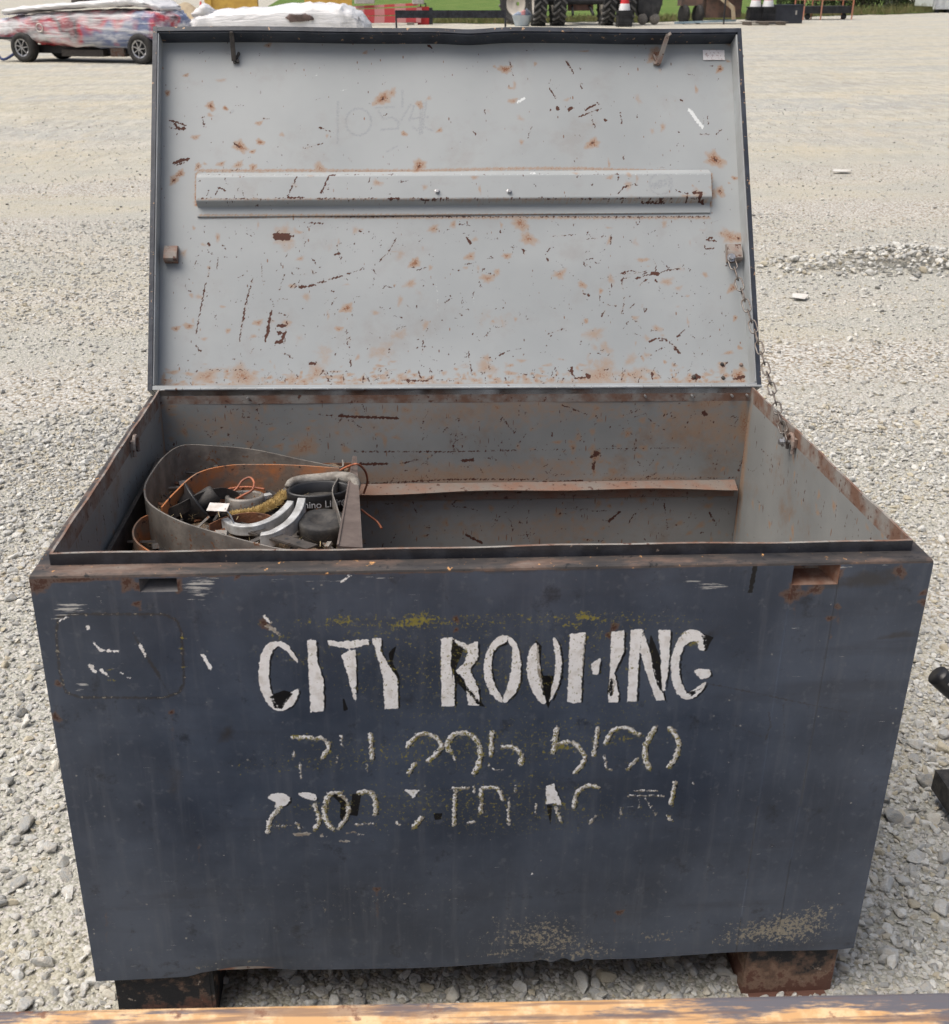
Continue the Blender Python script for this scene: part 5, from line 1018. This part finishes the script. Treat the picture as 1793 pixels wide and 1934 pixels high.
# second wrapped cart, behind the lid
pf = G(365, 118); pr = G(690, 118); dv = pr - pf; cart2 = empty('wrapped_cart', tuple((pf + pr) / 2)); cart2.rotation_euler = (0, 0, math.atan2(dv[1], dv[0])); Lc = np.linalg.norm(dv)
tag(cart2, 'white wrapped cart showing over the left half of the lid', 'cart')
sec = [(-Lc / 2, .5, .5, .88), (-Lc / 2 + .15, .62, .40, .98), (-Lc * .33, .66, .35, 1.08), (-Lc * .1, .68, .33, 1.13), (Lc * .2, .68, .33, 1.20), (Lc * .36, .66, .35, 1.16), (Lc * .45, .6, .4, 1.0), (Lc / 2, .5, .5, .75)]
o = hull(lerp_sec(sec, 5), WRAP_W, 'wrapped_body', cart2, .02, 6, 22); o.location = (0, .62, 0)
q = hull(lerp_sec([(-Lc / 2 + .05, .2, .93, 1.0), (-Lc * .42, .3, .94, 1.18), (-Lc * .36, .12, 1.0, 1.06)], 3), WRAP_W, 'loose_wrap', cart2, .015, 7, 12); q.location = (0, .3, 0)
for wx in (-Lc * .32, Lc * .34): wheel(cart2, wx, .0, .29, .22); wheel(cart2, wx, 1.2, .29, .22)
q = hull(lerp_sec([(.2, .02, .86, .92), (.35, .05, .83, .98), (.7, .05, .82, .99), (.85, .02, .86, .92)], 3), simple('dark_torn_gap', (.05, .04, .04), (.16, .11, .10), 3, .6), 'torn_opening', cart2, .012, 8, 12); q.location = (0, -.03, 0)

def place(u, v): return G(u, v)
def px_m(p): return np.linalg.norm(np.asarray(p) - CAMC) / FPX      # metres for one photo pixel at that point
# yellow gantry
YEL = simple('yellow_machine_paint', (.72, .46, .10), (.60, .36, .08), 3, .5, 0, .1)
p = G(438, 46); k = px_m(p); o = empty('yellow_gantry', tuple(p)); tag(o, 'yellow steel gantry with two broad legs behind the wrapped carts', 'gantry')
for u0, u1 in ((402, 483), (562, 636)):
    xa, xb = (u0 - 438) * k, (u1 - 438) * k
    MB().box(((xa + xb) / 2, .3, 1.62), (xb - xa, .5, 2.4)).box(((xa if u0 < 500 else xb), .1, 1.62), (.28, .35, 2.44)).build('leg', YEL, o)
    MB().box(((xa + xb) / 2, .3, .21), ((xb - xa) * .7, .45, .42)).build('leg_foot', BLK, o)
MB().box(((519 - 438) * k, .3, 3.05), ((640 - 398) * k, .5, .5)).build('crossbeam', YEL, o)
# cones
REDC = simple('red_cone_plastic', (.62, .03, .035), (.52, .03, .035), 6, .45); WHT = simple('white_reflective', (.75, .75, .76), (.66, .66, .67), 6, .4)
def cone(p, h, label, bases, group='traffic cones'):
    o = empty('traffic_cone', tuple(p)); tag(o, label, 'traffic cone', group); zb = 0
    for i in range(bases):
        z0 = zb; hh = .035 + .008 * math.sin(i * 2.3); MB().box((.02 * math.sin(i * 1.7), .02 * math.cos(i * 2.9), z0 + hh / 2), (h * .55 * (1 + .03 * math.sin(i * 5)), h * .55, hh * .92), 0, rot('Z', .09 * math.sin(i * 3.1))).build('rubber_base', BLK, o); zb += hh
    q = [(.20, 0), (.165, .22), (.16, .24), (.128, .44), (.125, .46), (.09, .68), (.085, .70), (.045, .98), (0, 1.0)]
    for i, m_ in ((0, WHT), (2, REDC), (4, WHT), (6, REDC)):
        seg = q[i:i + 3] if i < 6 else q[i:]
        MB().lathe([(a * h * 1.15, zb + b * h) for a, b in seg], (0, 0, 0), None, 20).build('cone_band', m_, o, True)
    return o
cone(G(1168, 48) + np.array((-.03, -1.3, 0)), 1.0, 'red and white traffic cone on a tall stack of black bases before the tractor', 17)
cone(G(1428, 46), 1.0, 'left one of two red and white cones on black bases on the pallet', 15); cone(G(1452, 46), 1.0, 'right one of two red and white cones on black bases on the pallet', 15)
cone(G(382, 31), .75, 'small red and white cone far off beyond the wrapped carts', 1)
WOOD = simple('weathered_pallet_wood', (.20, .17, .14), (.12, .10, .085), 8, .85)
p = G(1448, 47.5); o = empty('pallet', tuple(p + np.array((0, .35, 0)))); tag(o, 'weathered wooden pallet under the two cone stacks', 'pallet')
for j in range(5): MB().box((0, -.45 + .22 * j, .12), (1.7, .12, .025)).build('board', WOOD, o)
for j in (-.7, 0, .7): MB().box((j, 0, .055), (.1, 1.0, .10)).build('runner', WOOD, o)
for c_ in bpy.data.objects:
    if c_.name.startswith('traffic_cone') and 'pallet' in c_.get('label', ''): c_.location.z = .137; c_.location.y += .3
# red-white barrier boards and blocks
RWM = NT('red_white_stripes'); wv = RWM.n('TexWave', {'Vector': RWM.coord(), 'Scale': .35, 'Distortion': 2.0}, wave_type='BANDS'); RWM = RWM.set(RWM.mix(RWM.mr(wv, .45, .55), (.55, .07, .08), (.62, .28, .28)), .5)
p = G(736, 47); k = px_m(p); o = empty('barrier_boards', tuple(p)); tag(o, 'stack of faded red and white barrier boards on the grass edge', 'barrier')
for j, (dx, zz, hh, L) in enumerate(((-.1, .22, .26, 2.9), (.05, .52, .26, 2.7), (-.2, .74, .10, 2.9))): MB().box((dx, .1 * j, zz), (L, .16, hh), 0, rot('Y', -.02 * j)).build('board', RWM, o)
for dx in (-1.0, .9): MB().box((dx, .05, .05), (.3, .7, .10)).build('skid', M['mud'], o)
CONC = simple('pale_concrete', (.50, .48, .45), (.40, .38, .35), 6, .85, 0, .2)
for u, zz, d, lab in ((695, .83, (.85, .4, .22), 'pale flat concrete block on top of the left end of the barrier boards'), (786, .80, (.5, .4, .36), 'white concrete block on the right end of the barrier boards')):
    q = MB().box((0, 0, d[2] / 2), d).build('concrete_block', CONC); q.location = (p[0] + (u - 736) * k, p[1] + .15, zz); bv_ = q.modifiers.new('bevel', 'BEVEL'); bv_.width = .03; tag(q, lab, 'concrete block')
p2 = G(800, 46); q = empty('red_jerrycan', tuple(p2)); tag(q, 'red and black fuel can at the right end of the barrier boards', 'can')
MB().box((0, 0, .35), (.5, .35, .7)).build('body', REDC, q); MB().box((.32, .0, .33), (.16, .35, .66)).build('side', BLK, q); MB().tube([(-.1, 0, .7), (-.1, 0, .82), (.12, 0, .82), (.12, 0, .7)], .03, 8).build('handle', BLK, q)
# black hoop behind the lid
pa = G(748, 330); yy = pa[1]; a0 = WY(748, 19, yy); a1 = WY(955, 19, yy); zt = a0[2]; o = empty('flat_bar_hoop', (float((a0[0] + a1[0]) / 2), float(yy), 0)); tag(o, 'black flat-bar hoop standing just behind the open lid', 'hoop')
hwid = (a1[0] - a0[0]) / 2; sx = (a1[2] - a0[2])
MB().hexa([(-hwid, -.004, zt - .060), (hwid, -.004, zt - .060 + sx), (hwid, .004, zt - .060 + sx), (-hwid, .004, zt - .060), (-hwid, -.004, zt), (hwid, -.004, zt + sx), (hwid, .004, zt + sx), (-hwid, .004, zt)]).build('crossbar', M['rim_black'], o)
for s in (-1, 1): MB().tube([(s * hwid, 0, zt + (sx if s > 0 else 0)), (s * hwid, 0, 0.02)], .008, 8).build('upright', M['rim_black'], o); MB().box((s * hwid, 0, .012), (.05, .4, .02)).build('foot', M['rim_black'], o)
# plastic tub by the tractor
p = G(986, 49); o = empty('plastic_tub', tuple(p)); tag(o, 'pale blue tub heaped with rags left of the tractor', 'tub')
MB().lathe([(.28, 0), (.40, .40), (.43, .42), (.41, .40), (.30, .05)], (0, 0, 0), None, 24).build('tub', simple('pale_blue_plastic', (.42, .50, .58), (.50, .56, .62), 4, .5), o, True)
for j, (dx, c_) in enumerate(((-.15, (.30, .36, .46)), (.08, (.55, .25, .25)), (.2, (.10, .12, .16)))):
    hull(lerp_sec([(dx - .2, .05, .36, .42), (dx, .18, .34, .55 + .05 * j), (dx + .2, .05, .36, .42)], 3), simple('rag_%d' % j, c_, None, 6, .8), 'rag', o, .02, j, 10)
# tractor with dual wheels, seen from the rear
p = G(1080, 48); k = px_m(p); tr = empty('tractor', tuple(p)); tag(tr, 'farm tractor with dual lugged rear tyres standing at the grass edge', 'tractor')
TT = simple('tractor_tyre', (.020, .021, .023), (.042, .042, .042), 2.5, .8, 0, .2)
_tyre = {}; LUG = simple('dusty_tyre_lugs', (.15, .145, .14), (.07, .07, .07), 5, .85)
def ag_tyre(x, rad, wd, y=0, parent=tr):
    key = (rad, wd); e = empty('wheel', (x, y, rad), parent=parent)
    if key not in _tyre:
        mb = MB(); R = rot('Y', math.pi / 2); mb.lathe([(rad * .58, -wd * .42), (rad * .80, -wd * .52), (rad * .93, -wd * .47), (rad * .945, 0), (rad * .93, wd * .47), (rad * .80, wd * .52), (rad * .58, wd * .42)], (0, 0, 0), R, 40)
        for j in range(20):
            for s in (-1, 1):
                a = 2 * math.pi * (j + (.5 if s > 0 else 0)) / 20; a2 = a + .26
                f_ = lambda an, xx, rr: np.array((xx, math.cos(an) * rr, math.sin(an) * rr))
                A_, B_ = f_(a, s * wd * .02, rad * .985), f_(a2, s * wd * .50, rad * .96); mb.bar(A_, B_, wd * .13, rad * .09, A_ * np.array((0, 1, 1)), 1)
        m1 = mb.build('tyre', [TT, LUG], e).data; mb = MB(); mb.lathe([(rad * .10, -wd * .08), (rad * .40, -wd * .12), (rad * .52, -wd * .36), (rad * .585, -wd * .40), (rad * .585, wd * .40), (rad * .52, wd * .36), (rad * .40, wd * .0), (rad * .10, wd * .04)], (0, 0, 0), R, 30)
        m2 = mb.build('rim', simple('cream_rim', (.50, .47, .42), (.40, .37, .33), 3, .5), e, True).data; _tyre[key] = (m1, m2)
    else:
        for nm, m_ in zip(('tyre', 'rim'), _tyre[key]): link(nm, m_, None, e)
for u in (1022, 1055, 1139, 1172): ag_tyre((u - 1080) * k, .92, .52)
ag_tyre((992 - 1080) * k - .2, .92, .52, 1.0).__class__ if False else None
e = empty('wheel', ((996 - 1080) * k, 1.9, .80), parent=tr); e.rotation_euler = (0, 0, .9)
for nm, m_ in zip(('tyre', 'rim'), _tyre[(.92, .52)]): q = link(nm, m_, None, e); q.scale = (.9, .9, .9)
MB().box(((1096 - 1080) * k, .6, 1.45), (1.15, .5, 1.2)).build('rear_housing', BLK, tr)
for u in (1085, 1107): MB().box(((u - 1080) * k, .32, 1.25), (.40, .04, .8)).build('rear_window', simple('dark_glass', (.03, .035, .04), None, 3, .15), tr)
for u in (1076, 1096, 1117): MB().box(((u - 1080) * k, .30, 1.25), (.07, .08, .9)).build('window_post', simple('grey_frame', (.34, .34, .33), None, 4, .5), tr)
MB().box(((1096 - 1080) * k, .25, .68), (1.05, .1, .26)).build('hitch_plate', simple('rust_brown_plate', (.20, .11, .085), (.14, .08, .07), 5, .7), tr)
MB().tube([((1020 - 1080) * k, .1, .92), ((1175 - 1080) * k, .1, .92)], .14, 12).build('axle', BLK, tr)
MB().box(((1096 - 1080) * k, 2.2, 1.25), (.8, 2.8, .9)).build('hood', simple('dark_green_paint', (.05, .07, .05), None, 3, .5), tr); MB().box(((1096 - 1080) * k, 1.0, 2.3), (1.5, 1.4, 1.3)).build('cab', BLK, tr); MB().box(((1096 - 1080) * k, 1.0, 3.0), (1.7, 1.6, .12)).build('cab_roof', CONC, tr)
for s in (-1, 1): MB().bar(((1096 - 1080) * k + s * .35, .3, .75), ((1096 - 1080) * k + s * .42, -.5, .42), .08, .10).build('lift_arm', BLK, tr)
# folded black implement
p = G(1230, 47); k = px_m(p); o = empty('folded_implement', tuple(p + np.array((0, .6, 0)))); tag(o, 'dark folded implement under a black cover between tractor and rusty baler', 'implement')
hull(lerp_sec([(-.62, .3, 1.1, 2.2), (-.5, .35, .35, 2.3), (-.2, .4, .12, 2.4), (.15, .4, .12, 2.4), (.42, .35, .5, 2.3), (.56, .3, 1.0, 2.2)], 4), simple('black_cover', (.030, .032, .038), (.065, .066, .07), 3, .6, 0, .4), 'cover', o, .025, 9, 20)
for dx in (-.3, .2): MB().lathe([(0, -.06), (.18, -.06), (.22, 0), (.18, .06), (0, .06)], (dx, -.30, .22), rot('X', math.pi / 2), 16).build('muddy_wheel', M['mud'], o, True)
# rusty machine with drawbar
p = G(1340, 46); k = px_m(p); o = empty('rusty_baler', tuple(p + np.array((0, .5, 0)))); tag(o, 'rusty farm machine with small wheels and a pale drawbar beside the cones', 'farm machine')
RB_ = simple('rust_brown_panels', (.20, .12, .09), (.10, .075, .065), 3, .8, 0, .2); DK = simple('dark_machine', (.06, .055, .055), (.12, .10, .09), 4, .7)
MB().box((.75, .5, .62), (1.5, .7, .75)).build('side_panel', RB_, o); MB().box((.8, .4, 1.08), (1.7, .8, .10)).build('rusty_beam', simple('rust_red_beam', (.34, .17, .13), (.25, .13, .10), 4, .7), o)
MB().box((-.65, .4, 1.0), (.9, .7, .6)).build('intake', RB_, o); MB().box((.9, .6, 1.7), (1.6, .6, 1.0)).build('upper_housing', DK, o)
for dx in (-.95, -.35): MB().lathe([(0, -.1), (.24, -.1), (.36, -.08), (.38, 0), (.36, .08), (.24, .1), (0, .1)], (dx, .1, .38), rot('Z', .3) @ rot('Y', math.pi / 2), 24).build('tyre', TYRE, o, True)
MB().bar((.1, -.1, 1.30), (1.0, -.5, 1.62), .10, .22).build('raised_arm', CONC, o)
MB().bar((.35, -.2, 1.10), (.95, -.45, .62), .12, .16).bar((.95, -.45, .66), (1.02, -.47, .18), .14, .16).build('drawbar', simple('pale_yellow_hitch', (.46, .40, .28), (.34, .24, .15), 5, .6), o)
MB().tube([(.60, -.5, 1.0), (.60, -.5, .0)], .035, 8).build('jack_leg', BLK, o)
MB().box((-.1, -.2, .10), (2.6, .06, .08), 0, rot('Y', -.03)).build('frame_rail', simple('pale_blue_rail', (.35, .47, .55), None, 4, .5), o)
# navy bin
p = G(1477, 44.5); k = px_m(p); o = empty('navy_steel_bin', tuple(p + np.array((0, .4, 0)))); tag(o, 'dark navy steel bin with louvre slots right of the pallet', 'bin')
NB = simple('dark_navy_paint', (.022, .026, .040), (.035, .040, .055), 3, .5); MB().box((0, 0, .34), (70 * k, .7, .68)).build('body', NB, o); MB().box((0, 0, .70), (72 * k, .74, .05)).build('lid', NB, o)
for j in range(4): MB().box((-.62, -.36, .24 + .12 * j), (.30, .02, .045)).build('louvre', CONC, o)
MB().box((.58, -.36, .42), (.06, .02, .16)).build('handle', CONC, o)
# orange framed trolley
p = G(1565, 37.5); k = px_m(p); o = empty('orange_frame_trolley', tuple(p + np.array((0, .5, 0)))); tag(o, 'orange tubular frame with a low black deck near the hedge', 'trolley')
ORG = simple('faded_orange_paint', (.52, .20, .12), (.46, .22, .15), 4, .6); hw = 41 * k
MB().box((0, .3, .42), (2 * hw, 1.1, .30)).build('deck', BLK, o)
for sx in (-1, -.28, 1):
    for yy in (-.35, .9): MB().tube([(sx * hw, yy, .0), (sx * hw, yy, 1.75)], .035, 8).build('upright', ORG, o)
for zz in (.85, 1.7):
    for yy in (-.35, .9): MB().tube([(-hw, yy, zz), (hw, yy, zz)], .03, 8).build('rail', ORG, o)
    for sx in (-1, 1): MB().tube([(sx * hw, -.35, zz), (sx * hw, .9, zz)], .03, 8).build('rail', ORG, o)
for sx in (-.75, .75): MB().lathe([(0, -.04), (.12, -.04), (.14, 0), (.12, .04), (0, .04)], (sx * hw, -.1, .14), rot('X', math.pi / 2), 16).build('castor', BLK, o, True)
# shipping container at the right edge
p = G(1762, 24); o = empty('storage_container', tuple(p)); tag(o, 'white ribbed storage container at the far right edge', 'container')
CW = simple('container_paint', (.62, .64, .65), (.54, .56, .57), 3, .5); mb = MB(); n = 60; vs = []
for i in range(n + 1):
    x = i * .1; yo = .035 if (i // 2) % 2 else 0; vs += [(x, yo, .30), (x, yo, 2.75)]
mb.add(vs, [(2 * i, 2 * i + 2, 2 * i + 3, 2 * i + 1) for i in range(n)]); mb.box((3, 1.3, 1.52), (6, 2.3, 2.4)).build('ribbed_wall', CW, o)
MB().box((3, .0, .25), (6.02, .12, .14)).build('bottom_rail', CW, o); MB().box((3, 0, 2.80), (6.02, .12, .12)).build('top_rail', CW, o)
for dx in (.25, 1.0, 3.0, 5.5): MB().box((dx, .3, .09), (.25, .5, .18)).build('support_block', BLK, o)

# grass field, verge and hedge
def grass_mat():
    t = NT('mown_grass'); n = t.noise(.5, 5, .65, scale=(1, .4, 1)); n2 = t.noise(6, 5, .7); col = t.mix(t.mr(n, .35, .65), (.085, .150, .030), (.125, .180, .045)); col = t.mix(t.mr(n2, .55, .75, 0, .6), col, (.17, .16, .075)); t.bump(n2, .8, .08); return t.set(col, .9, 0, .2)
GM = grass_mat(); r = np.random.RandomState(3); edge = []
for u, v in ((480, 28), (600, 37), (700, 41), (800, 43.5), (900, 44.5), (1000, 44), (1100, 41), (1200, 43), (1300, 39), (1400, 37), (1500, 33), (1600, 29), (1700, 27), (1800, 23), (1900, 22)): edge.append(G(u, v))
edge = spline(edge, 6); vs = [(q[0], q[1] + r.normal(0, .25), .03) for q in edge]; n = len(vs); fs = []
far_ = [(q[0] * 1 + (q[0]) * 4, 520, .03) for q in edge]; o = mesh('grass_field', vs + far_, [(i, i + 1, n + i + 1, n + i) for i in range(n - 1)], GM); tag(o, kind='structure')
mb = MB(); GB = simple('dry_verge_grass', (.13, .15, .05), (.24, .20, .10), 3, .9)
for _ in range(9000):
    i = r.randint(0, n - 1); q = np.array(vs[i]) + (np.array(vs[i + 1]) - np.array(vs[i])) * r.rand(); q = q + np.array((0, abs(r.normal(0, 1.6)), 0)); h = r.uniform(.08, .34) * (1.6 if q[0] > 18 else 1); d = np.array((r.normal(0, .5) * h, r.normal(0, .3) * h, h)); w_ = np.array((.018, 0, 0)); mb.add([q - w_, q + w_, q + d], [(0, 1, 2)])
o = mb.build('verge_grass', GB); tag(o, 'uneven dry grass along the edge of the gravel yard', 'grass', kind='stuff')
LEAF = [simple('bush_leaves_%d' % i, c, tuple(x * .55 for x in c), 1.2, .7) for i, c in enumerate(((.040, .050, .028), (.065, .085, .030), (.085, .075, .040)))]
BARK = simple('dark_bark', (.06, .05, .04), None, 6, .9)
def bush(p, wd, h, li, label, seed):
    r = np.random.RandomState(seed); o = empty('hedge_bush', tuple(p)); tag(o, label, 'bush', 'bushes of the hedge'); mb = MB(); cl = [(r.normal(0, wd * .28), r.normal(0, .5), r.uniform(.1, h * .85), r.uniform(.3, .75)) for _ in range(26)]
    for _ in range(3800):
        x, y, z, rr = cl[r.randint(len(cl))]; d = r.normal(0, 1, 3); d /= np.linalg.norm(d); q = np.array((x, y, z)) + d * rr * r.rand() ** .4
        if q[2] < .02: continue
        a = r.normal(0, 1, 3); a /= np.linalg.norm(a); b = np.cross(a, r.normal(0, 1, 3)); b /= np.linalg.norm(b); s_ = r.uniform(.035, .085); mb.add([q - a * s_, q + b * s_ * .5, q + a * s_, q - b * s_ * .5], [(0, 1, 2, 3)])
    q = mb.build('crown', LEAF[li], o); st = MB()
    for j in range(5): x = r.normal(0, wd * .2); st.tube([(x, 0, 0), (x + r.normal(0, .2), r.normal(0, .2), h * .5), (x + r.normal(0, .4), r.normal(0, .3), h * .85)], [.05, .035, .012], 6)
    st.build('trunk', BARK, o)
names = ['dark leafy bush at the left end of the hedge, behind the navy bin', 'bush with greener leaves behind the orange frame', 'dark dense bush right of the orange frame', 'brownish open bush in the middle of the hedge', 'dark bush with bare stems, third from the container', 'green low bush, second from the container', 'brown-tinged bush next to the white container']
for i, u in enumerate((1495, 1545, 1600, 1645, 1688, 1725, 1762)):
    p = G(u, 24.5 - (u - 1495) * .012); p = p + np.array((0, 1.6, 0)); bush(p, 2.6, 3.2, (1, 1, 0, 2, 0, 1, 2)[i], names[i], 40 + i)
# heap of soil left
p = G(335, 44); o, _ = grid('soil_heap', lambda A, B: (A, B, np.maximum(0, .85 * np.exp(-(A / 1.5) ** 2 - (B / 1.0) ** 2) - .05 + .10 * np.sin(A * 5 + B * 3) * np.exp(-(A / 1.6) ** 2 - (B / 1.1) ** 2))), np.linspace(-3.6, 3.6, 60), np.linspace(-2.5, 2.5, 40), simple('tan_soil', (.40, .33, .23), (.32, .26, .18), 4, .95, 0, .5), None); o.location = tuple(p + np.array((0, 1.5, .003))); tag(o, 'low heap of tan soil between the two wrapped carts', 'soil heap')
for u, v, lab in ((165, 4, 'dark rolled tarp lying far off beyond the red wrapped cart'), (298, 6, 'red and black bag far off beyond the left end of the lid')):
    p = G(u, v); k = px_m(p); L_ = 50 if u < 200 else 10
    o = hull(lerp_sec([(-L_ / 2 * k, .1, .0, .25), (-L_ / 3 * k, .4, 0, .55), (L_ / 3 * k, .4, 0, .5), (L_ / 2 * k, .1, 0, .2)], 4), DK if u < 200 else simple('pink_red_fabric', (.40, .06, .09), (.05, .04, .045), .8, .7), 'rolled_tarp' if u < 200 else 'fabric_bag', None, .03, int(u), 14); o.location = tuple(p); tag(o, lab, 'tarp' if u < 200 else 'bag')
for o in bpy.data.objects:
    if '_b' in o: del o['_b']
